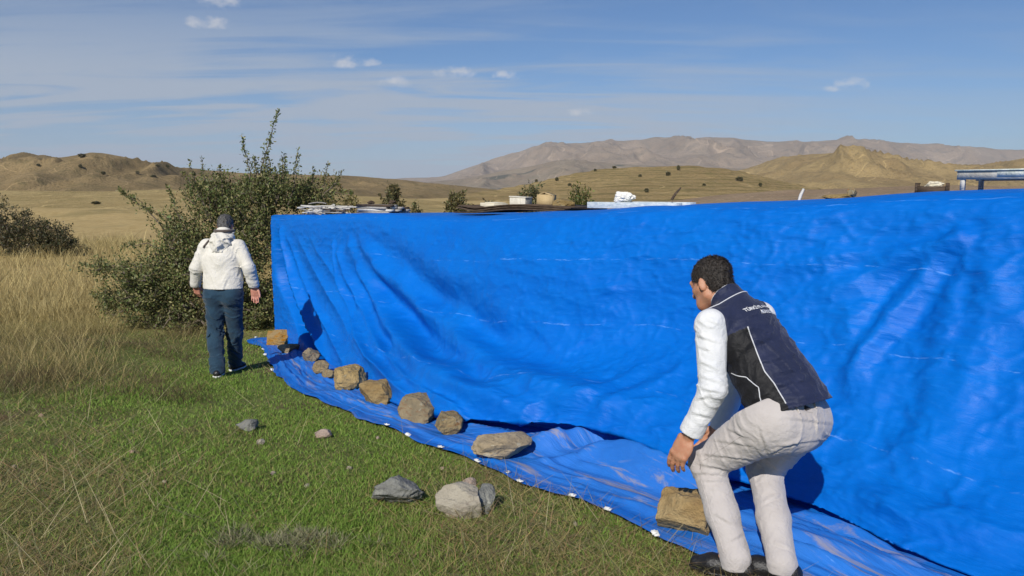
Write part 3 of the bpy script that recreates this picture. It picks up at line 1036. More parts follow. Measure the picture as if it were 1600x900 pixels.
grass_rock(619, 797, 84, 56, 0.22, M['grey_stone'], 'dark grey layered stone lying in the grass', 31, cuts=9, rough=0.07)
grass_rock(716, 816, 74, 56, 0.20, M['pale_stone'], 'pale beige angular stone in the grass', 32, blocky=0.2, cuts=8, rough=0.04, rz=0.4)
grass_rock(757, 806, 34, 46, 0.16, M['grey_stone'], 'grey stone tilted against the pale beige stone', 33, blocky=0.2, cuts=7)
grass_rock(733, 766, 22, 16, 0.08, M['pink_stone'], 'little pinkish stone just behind the pale beige stone', 34)
grass_rock(382, 677, 34, 21, 0.13, M['grey_stone'], 'small grey stone alone in the middle of the meadow', 35, blocky=0.3)
grass_rock(502, 689, 30, 15, 0.12, M['pink_stone'], 'flat pinkish stone on bare soil near the hem', 36)
grass_rock(406, 698, 14, 10, 0.06, M['pale_stone'], 'pebble sized cream stone in the meadow below the small grey stone', 37)
pr = random.Random(5)
for k, (a, b, lb) in enumerate([(205, 712, 'white pebble left of centre in the meadow, under the dry stalks'), (545, 738, 'pale pebble in the grass left of the dark grey stone'), (425, 747, 'lone pale pebble in the middle of the open meadow'),
                                (20, 735, 'pale pebble at the left edge of the picture'), (62, 655, 'pale pebble among the dry stalks at the left'), (478, 765, 'pale pebble on the grass above the low grey herb'),
                                (690, 738, 'pebble on the soil strip just outside the hem'), (900, 826, 'reddish pebble in the grass nearest the crouching man'), (590, 690, 'pebble on bare soil beside the hem, near the flat pinkish stone'), (255, 760, 'small pale pebble low on the left of the meadow')]):
    grass_rock(a, b, pr.uniform(6, 10), pr.uniform(5, 7), 0.04, M['pale_stone' if k % 2 else 'pink_stone'], lb, 60 + k, group='pebbles in the grass', cuts=6)

# ------------------------------------------------------------------ odds and ends lying on top of the heap
def on_top(px, n):
    """a spot on the heap's top, n metres behind its front edge"""
    ss = np.linspace(-1, 12, 2600)
    P = T0 + ss[:, None] * TE - n * TN
    z = z_top(ss)
    pp = proj(np.stack([P[:, 0], P[:, 1], z], 1))
    k = np.argmin(np.abs(pp[:, 0] - px))
    tt_ = 1 - (n / TOPD) ** (1 / 1.3)
    i = np.argmin(np.abs(sv - ss[k]))
    jt = QB + int(np.clip(round(tt_ * QT), 0, QT - 1))
    return np.array([P[k, 0], P[k, 1], TP[i, jt, 2]])


YAW = math.atan2(TE[1], TE[0])
M['lath'] = simple_mat('weathered_lath', (0.55, 0.52, 0.46), (0.72, 0.70, 0.65), 20, 0.8, stretch=(1, 6, 6))
M['greywood'] = simple_mat('grey_board', (0.24, 0.22, 0.20), (0.42, 0.40, 0.37), 14, 0.85, stretch=(1, 8, 8))
M['darkwood'] = simple_mat('dark_ply', (0.035, 0.025, 0.018), (0.11, 0.075, 0.05), 12, 0.8, stretch=(1, 8, 8))
M['ply_face'] = simple_mat('ply_face', (0.36, 0.26, 0.16), (0.46, 0.34, 0.22), 10, 0.8, stretch=(1, 5, 5))
M['card'] = simple_mat('cream_card', (0.60, 0.55, 0.43), (0.68, 0.63, 0.50), 9, 0.85)
M['galv'] = simple_mat('galvanised_sheet', (0.50, 0.47, 0.40), (0.66, 0.63, 0.55), 16, 0.8)
M['bluepaint'] = simple_mat('flaking_blue_paint', (0.38, 0.46, 0.52), (0.66, 0.70, 0.70), 16, 0.7, stretch=(1, 3, 3))
M['white_sack'] = simple_mat('white_sack', (0.72, 0.70, 0.64), (0.80, 0.78, 0.72), 12, 0.7)
M['box_card'] = simple_mat('brown_card', (0.42, 0.31, 0.16), (0.50, 0.38, 0.21), 8, 0.85)
M['mint'] = simple_mat('mint_paint', (0.58, 0.64, 0.56), (0.82, 0.84, 0.76), 18, 0.6)

rr = random.Random(3)
# bundle of pale laths
root = empty('lath_bundle', on_top(505, 0.45), YAW)
root.scale = (1, 1, 0.72)
tag(root, 'loose heap of thin white laths on the far end of the tarpaulin', 'laths')
for k in range(26):
    L = rr.uniform(0.5, 0.95)
    z = 0.015 + 0.009 * k * rr.uniform(0.5, 1.0)
    cx, cy = rr.uniform(-0.22, 0.22), rr.uniform(-0.15, 0.2)
    b = Bag()
    n = 5
    xs = np.linspace(-L / 2, L / 2, n)
    bow = rr.uniform(0.0, 0.06) * (1 - (xs / (L / 2)) ** 2)
    V, F = tube(np.stack([xs, 0 * xs, bow], 1), 0.011, 4)
    b.add(V, F)
    o = b.build('lath', M['lath'] if k % 5 else M['greywood'], root)
    o.location = (cx, cy, z)
    o.rotation_euler = (0, rr.uniform(-0.16, 0.16) - 0.08 * (cx > 0), rr.uniform(-0.5, 0.5))
for k in range(9):
    b = Bag()
    b.box((0, 0, 0), (rr.uniform(0.2, 0.3), 0.02, 0.010))
    o = b.build('lath', M['greywood'] if k % 2 else M['darkwood'], root)
    o.location = (0.48 + rr.uniform(-.05, .05), -0.12 + 0.05 * (k % 3), 0.015 + 0.024 * (k // 3) * 2)
    o.rotation_euler = (0, rr.uniform(-0.05, 0.05), rr.uniform(-0.1, 0.1))
# stack of old frames and boards
root = empty('board_stack', on_top(598, 0.45), YAW)
tag(root, 'low stack of grey weathered boards right of the white laths', 'boards')
for k in range(14):
    b = Bag()
    row, lay_ = k % 4, k // 4
    b.box((0, 0, 0), (0.40 - 0.05 * rr.random(), 0.035, 0.0125))
    o = b.build('board', [M['greywood'], M['lath'], M['greywood'], M['darkwood']][(k * 7 + lay_) % 4], root)
    o.location = (rr.uniform(-.05, .05), -0.12 + 0.085 * row, 0.014 + 0.028 * lay_)
    o.rotation_euler = (0, 0, rr.uniform(-0.06, 0.06))
for a, nm, sd in [(580, 'dark clod of earth on the left of the board stack', 71), (613, 'dark clod of earth on the right of the board stack', 72)]:
    p = on_top(a, 0.45)
    rock('clod', p + np.array([0, 0, 0.11]), (0.10, 0.10, 0.06), M['darkwood'], nm, sd, cuts=10, rough=0.1, sink=0)['category'] = 'clod'
# warped dark plywood sheets
root = empty('plywood_stack', on_top(822, 0.35), YAW)
tag(root, 'warped dark plywood sheets stacked on the crest of the tarpaulin', 'plywood')
for k in range(3):
    xs = np.linspace(-0.78, 0.80, 40)
    zz = 0.010 + 0.019 * k + 0.020 * sstep(-0.5, 0.1, xs) + 0.014 * np.sin(xs * 3.1 + 0.5 + 0.4 * k) + 0.03 * sstep(-0.5, -0.8, xs) * (k > 0)
    yw = 0.30 - 0.02 * k
    V, F = [], []
    P = np.stack([np.stack([xs, 0 * xs - yw, zz], 1), np.stack([xs, 0 * xs - yw, zz + 0.013], 1), np.stack([xs, 0 * xs + yw, zz + 0.013], 1), np.stack([xs, 0 * xs + yw, zz], 1)], 1)
    V = P.reshape(-1, 3)
    i = np.arange(39)[:, None] * 4
    F = np.concatenate([np.stack([i[:, 0] + a, i[:, 0] + (a + 1) % 4, i[:, 0] + 4 + (a + 1) % 4, i[:, 0] + 4 + a], 1) for a in range(4)])
    F = np.concatenate([F, [[0, 1, 2, 3], [156, 159, 158, 157]]])
    o = mesh_np('sheet', V, F, M['darkwood'], root, smooth=False)
    o.location = (0.02 * k - 0.02, 0.01 * k, 0)
    o.rotation_euler = (0, 0, 0.03 * (k - 1))
ptop = on_top(822, 0.35)
RZ = rotz(YAW)


def on_ply(dx, dy, dz):
    return ptop + RZ @ np.array([dx, dy, dz])


b = Bag(); b.box((0, 0, 0.02), (0.11, 0.10, 0.02)); b.box((0.02, 0, 0.045), (0.08, 0.08, 0.005))
o = b.build('polystyrene_scrap', M['card'], bevel=0.008); o.location = on_ply(-0.55, 0.05, 0.055); o.rotation_euler = (0, 0.05, YAW)
tag(o, 'flat cream scrap on the left end of the plywood', 'scrap')
b = Bag(); b.box((0, 0, 0.042), (0.085, 0.08, 0.042)); b.box((0, 0, 0.089), (0.091, 0.086, 0.005), roty(0.06)); b.box((0.03, -0.084, 0.04), (0.004, 0.004, 0.038))
o = b.build('metal_box', M['galv'], bevel=0.004); o.location = on_ply(-0.08, 0.0, 0.072); o.rotation_euler = (0, 0, YAW + 0.4)
tag(o, 'dented grey sheet metal box on the plywood', 'box')
b = Bag(); b.box((0, 0, 0.058), (0.075, 0.07, 0.058)); b.box((-0.04, 0, 0.122), (0.038, 0.07, 0.003), roty(-0.35)); b.box((0.04, 0, 0.120), (0.038, 0.07, 0.003), roty(0.3))
o = b.build('cardboard_box', M['box_card']); o.location = on_ply(0.26, 0.02, 0.070); o.rotation_euler = (0, 0.05, YAW + 0.5)
tag(o, 'taller tan cardboard box on the plywood, next to the metal box', 'box')
rock('stone', on_ply(0.52, 0.0, 0.062), (0.22, 0.18, 0.09), M['tan_stone'], 'tan stone on the right end of the plywood', 81, blocky=0.3, sink=0)
# long plank with flaking pale blue paint
root = empty('painted_plank', on_top(990, 0.30), YAW)
tag(root, 'long plank with flaking pale blue paint on the crest', 'plank')
for k, (x0, x1, z0, h) in enumerate([(-0.52, 0.46, 0.0, 0.055), (-0.22, 0.52, 0.0, 0.06)]):
    b = Bag()
    b.box(((x0 + x1) / 2, 0.02 + 0.10 * k, z0 + h / 2 + 0.002), ((x1 - x0) / 2, 0.04, h / 2))
    b.build('board', M['bluepaint'], root, bevel=0.004)
p = on_top(976, 0.34)
o = rock('sack', p + np.array([0, 0, 0.055]), (0.19, 0.15, 0.10), M['white_sack'], 'crumpled white sack sitting on the pale blue plank', 83, cuts=3, rough=0.14, sink=0)
o['category'] = 'sack'
p = on_top(1049, 0.36)
V, F = tube([(0, 0, 0), (0.03, 0, 0.05), (0.075, 0.01, 0.10)], [0.012, 0.010, 0.006], 6)
o = mesh_np('stick', V, F, M['darkwood']); o.location = p + np.array([0, 0, 0.055])
tag(o, 'short dark stick poking up at the end of the blue plank', 'stick')
p = on_top(1248, 0.5)
V, F = tube([(0, 0, 0), (0.012, 0, 0.045), (0.032, 0, 0.09)], [0.011, 0.012, 0.009], 6)
o = mesh_np('stick', V, F, M['lath']); o.location = p
tag(o, 'short white peg leaning on the crest of the tarpaulin', 'peg')
p = on_top(1308, 0.6)
rock('stone', p, (0.22, 0.2, 0.045), M['tan_stone'], 'thin tan stone lying flat on the crest behind the vested man', 84, blocky=0.3, sink=0)
p = on_top(1331, 0.6)
rock('stone', p, (0.07, 0.08, 0.085), M['rust_stone'], 'small dark brown stone standing on the crest by the flat tan stone', 85, blocky=0.3, sink=0)
# broken wooden crate with a cloth
root = empty('broken_crate', on_top(1456, 0.5), YAW + 0.3)
root.scale = (0.8, 0.8, 0.78)
tag(root, 'low broken wooden crate with a rumpled beige cloth in it', 'crate')
for k, (x, y, hx, hy) in enumerate([(0, -0.09, 0.10, 0.008), (0, 0.09, 0.10, 0.008), (-0.10, 0, 0.008, 0.082), (0.10, 0, 0.008, 0.082)]):
    b = Bag(); b.box((x, y, 0.032), (hx, hy, 0.030)); b.build('slat', M['darkwood'], root)
for k, (x, y) in enumerate([(-0.10, -0.09), (0.10, -0.09), (0.10, 0.09), (-0.10, 0.09)]):
    b = Bag(); b.box((x * 1.08, y * 1.1, 0.045), (0.009, 0.009, 0.045)); b.build('post', M['darkwood'], root)
rock('cloth', (0.01, 0, 0.03), (0.15, 0.14, 0.075), M['card'], None, 86, cuts=3, rough=0.16, parent=root, sink=0)
p = on_top(1433, 0.45)
b = Bag(); b.box((0, 0, 0.035), (0.008, 0.008, 0.035)); b.box((0.0, 0, 0.072), (0.012, 0.010, 0.004))
o = b.build('stake', M['darkwood']); o.location = p
tag(o, 'short dark stake left of the broken crate', 'stake')
# metal frame of a stand with a mint top
root = empty('metal_stand', on_top(1600, 0.42), YAW)
tag(root, 'low grey metal stand with mint green panel at the near end', 'stand')
b = Bag(); b.box((0.10, -0.10, 0.088), (0.43, 0.006, 0.026)); b.build('apron_panel', M['galv'], root)
b = Bag(); b.box((0.10, 0.06, 0.117), (0.44, 0.18, 0.004)); b.build('top', M['mint'], root)
b = Bag(); b.box((0.20, -0.1085, 0.094), (0.31, 0.002, 0.017)); b.build('paint_strip', M['mint'], root)
for x in (-0.30, 0.50):
    for y in (-0.09, 0.21):
        b = Bag(); b.box((x, y, 0.055), (0.012, 0.012, 0.056)); b.build('leg', M['galv'], root)
b = Bag(); b.box((0.10, 0.21, 0.085), (0.43, 0.006, 0.028)); b.build('apron_panel', M['galv'], root)

# ------------------------------------------------------------------ shrubs
def leaves_mesh(name, C, D, size, tint, parent=None, width=0.5):
    """C leaf bases, D leaf directions (unit), size lengths, tint colours: folded rhomb leaves"""
    n = len(C)
    r = np.random.default_rng(n)
    side = np.cross(D, r.normal(size=(n, 3)))
    side /= np.linalg.norm(side, axis=1, keepdims=True) + 1e-9
    up = np.cross(side, D)
    s = size[:, None]
    a = C
    b = C + D * s * 0.5 + side * s * width * 0.5 + up * s * 0.08
    c = C + D * s
    d = C + D * s * 0.5 - side * s * width * 0.5 + up * s * 0.08
    V = np.stack([a, b, c, d], 1).reshape(-1, 3)
    i = np.arange(n) * 4
    F = np.concatenate([np.stack([i, i + 1, i + 2], 1), np.stack([i, i + 2, i + 3], 1)])
    return mesh_np(name, V, F, M['leaf'], parent, smooth=False, attrs={'tint': np.repeat(tint, 4, axis=0)})


def unit(v):
    return v / (np.linalg.norm(v, axis=-1, keepdims=True) + 1e-9)


def tint_var(n, base, spread=0.25, seed=0, alt=None, altp=0.1):
    r = np.random.default_rng(seed)
    t = np.asarray(base)[None] * (1 + spread * r.normal(size=(n, 1))).clip(0.45, 1.7)
    t = t * (1 + 0.08 * r.normal(size=(n, 3)))
    if alt is not None:
        m = r.random(n) < altp
        t[m] = np.asarray(alt)[None] * (1 + 0.2 * r.normal(size=(m.sum(), 1)))
    return t.clip(0.005, 1)


def shrub(name, base, lobes, label, seed, n_twig=400, leaf=0.035, per=60, base_col=(0.07, 0.085, 0.03), alt=(0.20, 0.17, 0.08), altp=0.12, shoots=(), cat='shrub', twig_len=0.30, stem_r=0.02, group=None, spread=0.3):
    """lobes: (x, y, z, rx, ry, rz, weight) about the base; shoots: explicit sprays as point lists"""
    r = np.random.default_rng(seed)
    base = np.asarray(base, float)
    root = empty(name, base)
    tag(root, label, cat, group)
    wts = np.array([l[6] for l in lobes], float)
    wts /= wts.sum()
    tips = []
    for k in r.choice(len(lobes), n_twig, p=wts):
        l = lobes[k]
        v = unit(r.normal(size=3)) * r.random() ** (1 / 2.3)
        tips.append(np.array(l[:3]) + v * np.array(l[3:6]))
    tips = np.array(tips)
    tips = tips[tips[:, 2] > 0.03]
    order = np.argsort(np.linalg.norm(tips * np.array([1, 1, 0.8]), axis=1))
    tips = tips[order]
    # connect every twig to the nearest node nearer the root
    nodes = [np.zeros(3)] + [np.array([r.normal() * 0.1, r.normal() * 0.1, 0.15]) for _ in range(5)]
    bag = Bag()
    for q_ in nodes[1:]:
        V, F = tube([np.zeros(3), q_ * 0.5, q_], stem_r, 5)
        bag.add(V, F)
    C, D = [], []
    for p in tips:
        N = np.array(nodes)
        dd = np.linalg.norm(N - p, axis=1) + 0.35 * np.maximum(0, N[:, 2] - p[2])
        q = N[np.argmin(dd)]
        mid = (p + q) / 2 + r.normal(size=3) * 0.04
        h = max(0.0025, stem_r * (1 - np.linalg.norm(q) / 3.0))
        V, F = tube([q, mid, p], [h, h * 0.7, max(0.002, h * 0.45)], 4)
        bag.add(V, F)
        nodes.append(p)
        d = unit(unit(p - np.array([0, 0, 0.2])) + r.normal(size=3) * 0.55 + np.array([0, 0, 0.35]))
        L = twig_len * r.uniform(0.6, 1.3)
        t = r.random(per)
        pts = p + d * (t[:, None] - 0.4) * L + r.normal(size=(per, 3)) * 0.055
        C.append(pts)
        D.append(unit(d + r.normal(size=(per, 3)) * 0.9))
        V, F = tube([p, p + d * L * 0.6], [0.003, 0.0015], 3)
        bag.add(V, F)
    for pts, nleaf, wd in shoots:
        P = np.asarray(pts, float)
        t = np.linspace(0, len(P) - 1, 14)
        Q = np.stack([np.interp(t, np.arange(len(P)), P[:, k]) for k in range(3)], 1) + r.normal(size=(14, 3)) * 0.012
        V, F = tube(Q, np.linspace(stem_r * 0.55, 0.002, 14), 5)
        bag.add(V, F)
        t = r.random(nleaf) ** 0.85 * 13
        q = np.stack([np.interp(t, np.arange(14), Q[:, k]) for k in range(3)], 1)
        dirn = unit(Q[-1] - Q[0])
        C.append(q + r.normal(size=(nleaf, 3)) * wd * (1.15 - t / 13)[:, None])
        D.append(unit(dirn * 0.6 + r.normal(size=(nleaf, 3)) * 0.8))
    tag(bag.build('branches', M['bark'], root, smooth=True), kind='stuff')
    C, D = np.concatenate(C), np.concatenate(D)
    m = C[:, 2] > 0.0
    C, D = C[m], D[m]
    n = len(C)
    leaves_mesh('foliage', C, D, leaf * r.uniform(0.6, 1.3, n), tint_var(n, base_col, spread, seed, alt, altp), root)
    return root


# the big bush by the heap
BB = G(300, 523) + np.array([0.25, 0.9, 0])
BB[2] = float(gz(BB[0], BB[1]))
BY = BB[1]


def L_(px, py, Yd, rx, ry, rz, wt):
    p = U(px, py, Yd) - BB
    return (*p, rx, ry, rz, wt)


def S_(*pp):
    return [U(a, b, d) - BB for a, b, d in pp]


lobes = [L_(330, 440, BY, 0.85, 0.75, 0.75, 5), L_(390, 350, BY + 0.2, 0.75, 0.7, 0.62, 5), L_(400, 450, BY + 0.2, 0.6, 0.6, 0.7, 3), L_(250, 440, BY, 0.75, 0.6, 0.50, 4), L_(210, 470, BY - 0.1, 0.55, 0.5, 0.36, 2.6),
         L_(340, 310, BY + 0.3, 0.55, 0.5, 0.36, 2.4), L_(430, 300, BY + 0.3, 0.55, 0.5, 0.30, 2.6), L_(480, 310, BY + 0.6, 0.35, 0.4, 0.24, 1.0), L_(160, 420, BY, 0.26, 0.3, 0.08, 0.35), L_(290, 370, BY + 0.1, 0.4, 0.4, 0.40, 1.4), L_(270, 500, BY - 0.2, 0.7, 0.4, 0.2, 1.2), L_(385, 490, BY - 0.1, 0.45, 0.4, 0.25, 1.0)]
sh = [(S_((410, 330, BY), (405, 270, BY), (422, 220, BY), (434, 172, BY)), 320, 0.055), (S_((395, 320, BY), (388, 260, BY), (378, 214, BY)), 200, 0.06), (S_((430, 320, BY), (440, 280, BY), (442, 240, BY)), 180, 0.06),
      (S_((450, 320, BY), (462, 280, BY), (466, 233, BY)), 180, 0.06), (S_((400, 310, BY), (400, 270, BY), (396, 244, BY)), 160, 0.07), (S_((430, 310, BY), (424, 270, BY), (416, 240, BY)), 140, 0.06),
      (S_((330, 330, BY), (320, 285, BY), (316, 245, BY)), 90, 0.03), (S_((320, 320, BY), (305, 280, BY), (296, 252, BY)), 80, 0.03), (S_((485, 320, BY + .4), (505, 290, BY + .4), (513, 255, BY + .4)), 80, 0.03), (S_((480, 310, BY + .4), (488, 280, BY + .4), (490, 262, BY + .4)), 50, 0.03),
      (S_((500, 310, BY + .4), (525, 285, BY + .4), (538, 266, BY + .4)), 50, 0.03), (S_((350, 310, BY), (345, 280, BY), (342, 255, BY)), 70, 0.03),
      (S_((300, 430, BY), (250, 350, BY), (210, 310, BY), (186, 296, BY)), 420, 0.075), (S_((310, 400, BY), (280, 340, BY), (262, 290, BY)), 200, 0.08), (S_((300, 390, BY), (270, 345, BY), (225, 325, BY)), 220, 0.06), (S_((270, 450, BY), (190, 420, BY), (125, 412, BY)), 220, 0.05),
      (S_((290, 410, BY), (235, 380, BY), (190, 385, BY)), 240, 0.08), (S_((240, 480, BY), (170, 470, BY), (140, 455, BY)), 200, 0.06), (S_((330, 350, BY), (310, 300, BY), (285, 268, BY)), 180, 0.07), (S_((460, 330, BY + .4), (500, 300, BY + .4), (550, 300, BY + .5)), 160, 0.06)]
shrub('bush', BB, lobes, 'big wild bush with tall sprays behind the man in white', 101, n_twig=1000, leaf=0.050, per=52, base_col=(0.125, 0.145, 0.048), alt=(0.24, 0.22, 0.09), altp=0.25, shoots=sh, cat='bush', stem_r=0.028)

p = G(50, 400)
p = np.array([p[0] * 1.0, p[1], gz(p[0], p[1])])
shrub('bush', p, [(-0.4, 0, 0.75, 1.1, 0.9, 0.75, 3), (0.5, 0, 0.55, 0.9, 0.8, 0.55, 3), (-1.4, 0.3, 1.0, 1.0, 0.9, 0.9, 3), (1.15, 0, 0.28, 0.55, 0.5, 0.35, 1)], 'dense dark bush at the left edge beyond the dry grass', 102, n_twig=420, leaf=0.075, per=40,
      base_col=(0.065, 0.068, 0.03), alt=(0.18, 0.14, 0.07), altp=0.25, cat='bush', twig_len=0.4)
# smaller shrubs beyond the heap
for k, (px, py, Yd, wpx, hpx, colr, lb) in enumerate([
        (515, 330, 20, 92, 56, (0.135, 0.125, 0.04), 'pale yellowish shrub right behind the white laths'),
        (612, 314, 42, 24, 24, (0.115, 0.11, 0.05), 'small dark shrub above the board stack'),
        (714, 322, 40, 26, 20, (0.13, 0.12, 0.05), 'little round shrub above the left end of the plywood'),
        (650, 330, 30, 12, 10, (0.11, 0.10, 0.04), 'tiny shrub between the board stack and the plywood'),
        (832, 330, 24, 50, 42, (0.10, 0.105, 0.045), 'grey green shrub behind the metal box'),
        (906, 330, 20, 46, 38, (0.10, 0.12, 0.03), 'bright green shrub behind the right end of the plywood'),
        (770, 330, 45, 16, 10, (0.09, 0.09, 0.04), 'low dark shrub just left of the metal box')]):
    q = U(px, py, Yd)
    z = float(gz(q[0], q[1]))
    sc = Yd / FPX
    top = U(px, py - hpx, Yd)[2] - z
    wd = wpx * sc / 2
    shrub('shrub', (q[0], q[1], z), [(0, 0, top * 0.55, wd, wd, top * 0.45, 3), (wd * 0.3, 0, top * 0.4, wd * 0.8, wd * 0.7, top * 0.4, 1), (-wd * .4, 0, top * 0.3, wd * 0.7, wd * .6, top * .3, 1)], lb, 110 + k, n_twig=190 if wpx > 20 else 40, leaf=0.085 * Yd / 22, per=40,
          base_col=colr, alt=(0.22, 0.18, 0.08), altp=0.15, twig_len=min(0.4, top * 0.25) * Yd / 24, stem_r=0.02)

# far shrubs dotted over the hillsides
hs = []
for (px, py, Yd, wpx, hp) in [(128, 246, 500, 12, 5), (246, 262, 440, 7, 5), (262, 266, 430, 6, 4), (162, 280, 380, 7, 5), (126, 268, 420, 6, 5), (215, 272, 400, 6, 5), (240, 277, 380, 9, 5), (60, 262, 430, 6, 4), (150, 317, 120, 14, 5),
                              (1044, 272, 270, 8, 6), (1060, 266, 285, 6, 8), (890, 290, 250, 6, 5), (960, 262, 300, 7, 4), (1000, 276, 270, 6, 5), (1155, 283, 240, 12, 9), (1100, 290, 230, 6, 5), (1188, 290, 230, 6, 5), (870, 276, 300, 6, 6), (1010, 300, 220, 8, 6), (838, 284, 310, 5, 5), (930, 268, 300, 5, 4)]:
    hs.append((px, py, Yd, wpx, hp))
proto = None


def hill_z(x, y):
    best = -1e9
    for nm, (a, b, c) in HILLSALL:
        d2 = (a - x) ** 2 + (b - y) ** 2
        k = np.argmin(d2)
        if d2.flat[k] < 900:
            best = max(best, c.flat[k])
    return max(best, float(gz(x, y)))


for k, (px, py, Yd, wpx, hp) in enumerate(hs):
    # walk outwards along the sight line until it meets a hillside
    hit = None
    for Yt in np.geomspace(60, 700, 160):
        q = U(px, py, Yt)
        zz = hill_z(q[0], q[1])
        if q[2] <= zz + 0.3:
            hit = (q[0], q[1], zz)
            break
    if hit is None:
        q = U(px, py, Yd)
        hit = (q[0], q[1], hill_z(q[0], q[1]))
    scl = hit[1] / FPX
    if proto is None:
        r = np.random.default_rng(9)
        v = unit(r.normal(size=(260, 3))) * r.random((260, 1)) ** 0.4
        C = v * np.array([0.5, 0.5, 0.42]) + np.array([0, 0, 0.45])
        m0 = leaves_mesh('far_shrub', C, unit(v + r.normal(size=v.shape) * 0.6), np.full(260, 0.26), tint_var(260, (0.11, 0.10, 0.05), 0.3, 4), width=0.8)
        proto = m0
        o = m0
    else:
        o = proto.copy()
        COL.objects.link(o)
    o.location = (hit[0], hit[1], hit[2] - 0.1 * hp * scl)
    o.scale = (wpx * scl * 0.8, wpx * scl * 0.8, hp * scl)
    o.rotation_euler = (0, 0, k * 1.3)
    side = 'left olive hill' if px < 500 else 'terraced hill'
    same = sorted(q[0] for q in hs if (q[0] < 500) == (px < 500))
    words = ['leftmost', 'second', 'third', 'fourth', 'fifth', 'sixth', 'seventh', 'eighth', 'ninth', 'tenth', 'eleventh', 'rightmost']
    kth = same.index(px)
    wd_ = 'rightmost' if kth == len(same) - 1 else words[kth]
    tag(o, f'{wd_} small dark shrub ' + ('' if wd_ in ('leftmost', 'rightmost') else 'from the left ') + f'dotting the {side}', 'shrub', f'shrubs dotting the {side}')

# ------------------------------------------------------------------ grass
M['grassmat'] = M['blade']


def blades(name, P, H, W, az, lean, bend, tint, segs=2, parent=None):
    """P roots (n,3); one tapering bent blade each"""
    n = len(P)
    d = np.stack([np.cos(az), np.sin(az), 0 * az], 1)
    sd = np.stack([-np.sin(az), np.cos(az), 0 * az], 1)
    # random facing so that blades are not all edge-on
    r = np.random.default_rng(n + 5)
    th = r.random(n) * np.pi
    sd = np.stack([np.cos(th), np.sin(th), 0 * th], 1)
    rows = []
    for k in range(segs):
        t = k / segs
        c = P + d * (lean * H * t + bend * H * t * t)[:, None] + np.array([0, 0, 1.0]) * (H * t * (1 - 0.35 * bend * t))[:, None]
        wk = (W * (1 - 0.75 * t) * 0.5)[:, None]
        rows += [c - sd * wk, c + sd * wk]
    t = 1.0
    c = P + d * (lean * H + bend * H)[:, None] + np.array([0, 0, 1.0]) * (H * (1 - 0.35 * bend))[:, None]
    rows.append(c)
    V = np.stack(rows, 1)
    m = V.shape[1]
    i = np.arange(n)[:, None] * m
    F = []
    for k in range(segs - 1):
        F.append(np.concatenate([i + 2 * k, i + 2 * k + 1, i + 2 * k + 3, i + 2 * k + 2], 1))
    q = np.concatenate(F) if F else np.zeros((0, 4), int)
    k = segs - 1
    tr = np.concatenate([i + 2 * k, i + 2 * k + 1, i + 2 * k + 2], 1)
    return mesh_np(name, V.reshape(-1, 3), [q, tr], M['grassmat'], parent, smooth=False, attrs={'tint': np.repeat(tint, m, axis=0)})


def hem_inside(x, y, margin=0.0):
    """True where the ground is under the sheet"""
    s = (x - T0[0]) * TE[0] + (y - T0[1]) * TE[1]
    n = (x - T0[0]) * TN[0] + (y - T0[1]) * TN[1]
    lim = n_hem(np.clip(s, 0, 13)) + 0.03 * fbm(s * 2.2, 0, 0, 3, 61) - 0.012
    ins = (n < lim - margin) & (n > -3.2) & (s > -0.0)
    corner = (s <= 0) & (s > -0.6) & (np.hypot(s, n) < 0.36 - margin) & (n > -0.2)
    return ins | corner | ((s <= 0) & (s > -0.3) & (n < 0) & (n > -3.2))


def scatter(n, y0, y1, seed, xpad=0.4, power=1.0, xmax=None):
    """points over the part of the meadow one can see, denser near the viewer"""
    r = np.random.default_rng(seed)
    u = r.random(n)
    y = 1 / (1 / y0 + u * (1 / y1 - 1 / y0)) if power == 1.0 else y0 + (y1 - y0) * u ** power
    hw = y * 0.66 + xpad
    x = -hw - 1.4 + r.random(n) * (2 * hw + 1.4)
    if xmax is not None:
        k = x < xmax(y)
        x, y = x[k], y[k]
    k = ~hem_inside(x, y)
    return x[k], y[k], np.random.default_rng(seed + 1)


GREEN1, GREEN2 = np.array([0.15, 0.275, 0.036]), np.array([0.225, 0.30, 0.065])
STRAW = np.array([0.40, 0.325, 0.15])


def dryness(x, y):
    d = 0.42 + 0.62 * fbm(x * 0.75, y * 0.75, 0, 4, 91)
    d = d - 0.10 + 0.60 * sstep(-2.1, -4.4, x + 0.10 * (y - 5)) - 0.14 * sstep(-2.2, 0.5, x)
    d = d + 0.35 * sstep(11.0, 13.0, y) + 0.45 * sstep(-0.40, -0.58, x / y)
    s = (x - T0[0]) * TE[0] + (y - T0[1]) * TE[1]
    n = (x - T0[0]) * TN[0] + (y - T0[1]) * TN[1]
    edge = n - n_hem(np.clip(s, 0, 13))
    d = d + 0.30 * np.exp(-np.clip(edge, 0, None) / 0.25) * (0.6 + fbm(x * 1.5, y * 1.5, 0, 2, 12))
    return np.clip(d, 0, 1)


x, y, r = scatter(550000, 2.75, 14.0, 301, xmax=lambda y: 2.6 - 0.28 * (y - 2.7))
dd = dryness(x, y)
patch = 0.5 + 0.6 * fbm(x * 1.3, y * 1.3, 0, 3, 95)
keep = r.random(len(x)) < np.clip(1.10 - 0.95 * dd, 0.06, 1) * np.clip(0.45 + 0.9 * patch, 0.2, 1)
x, y, dd, patch = x[keep], y[keep], dd[keep], patch[keep]
n = len(x)
H = (0.018 + 0.030 * r.random(n) ** 1.5 + 0.03 * np.clip(patch - 0.55, 0, 1)) * (0.8 + 0.25 * sstep(3, 10, y))
W = 0.0035 + 0.003 * r.random(n) + 0.0008 * (y - 3)
mixg = r.random(n)[:, None]
tint = (GREEN1 * mixg + GREEN2 * (1 - mixg)) * (0.7 + 0.6 * r.random(n))[:, None]
yel = (r.random(n) < 0.10 + 0.35 * dd)
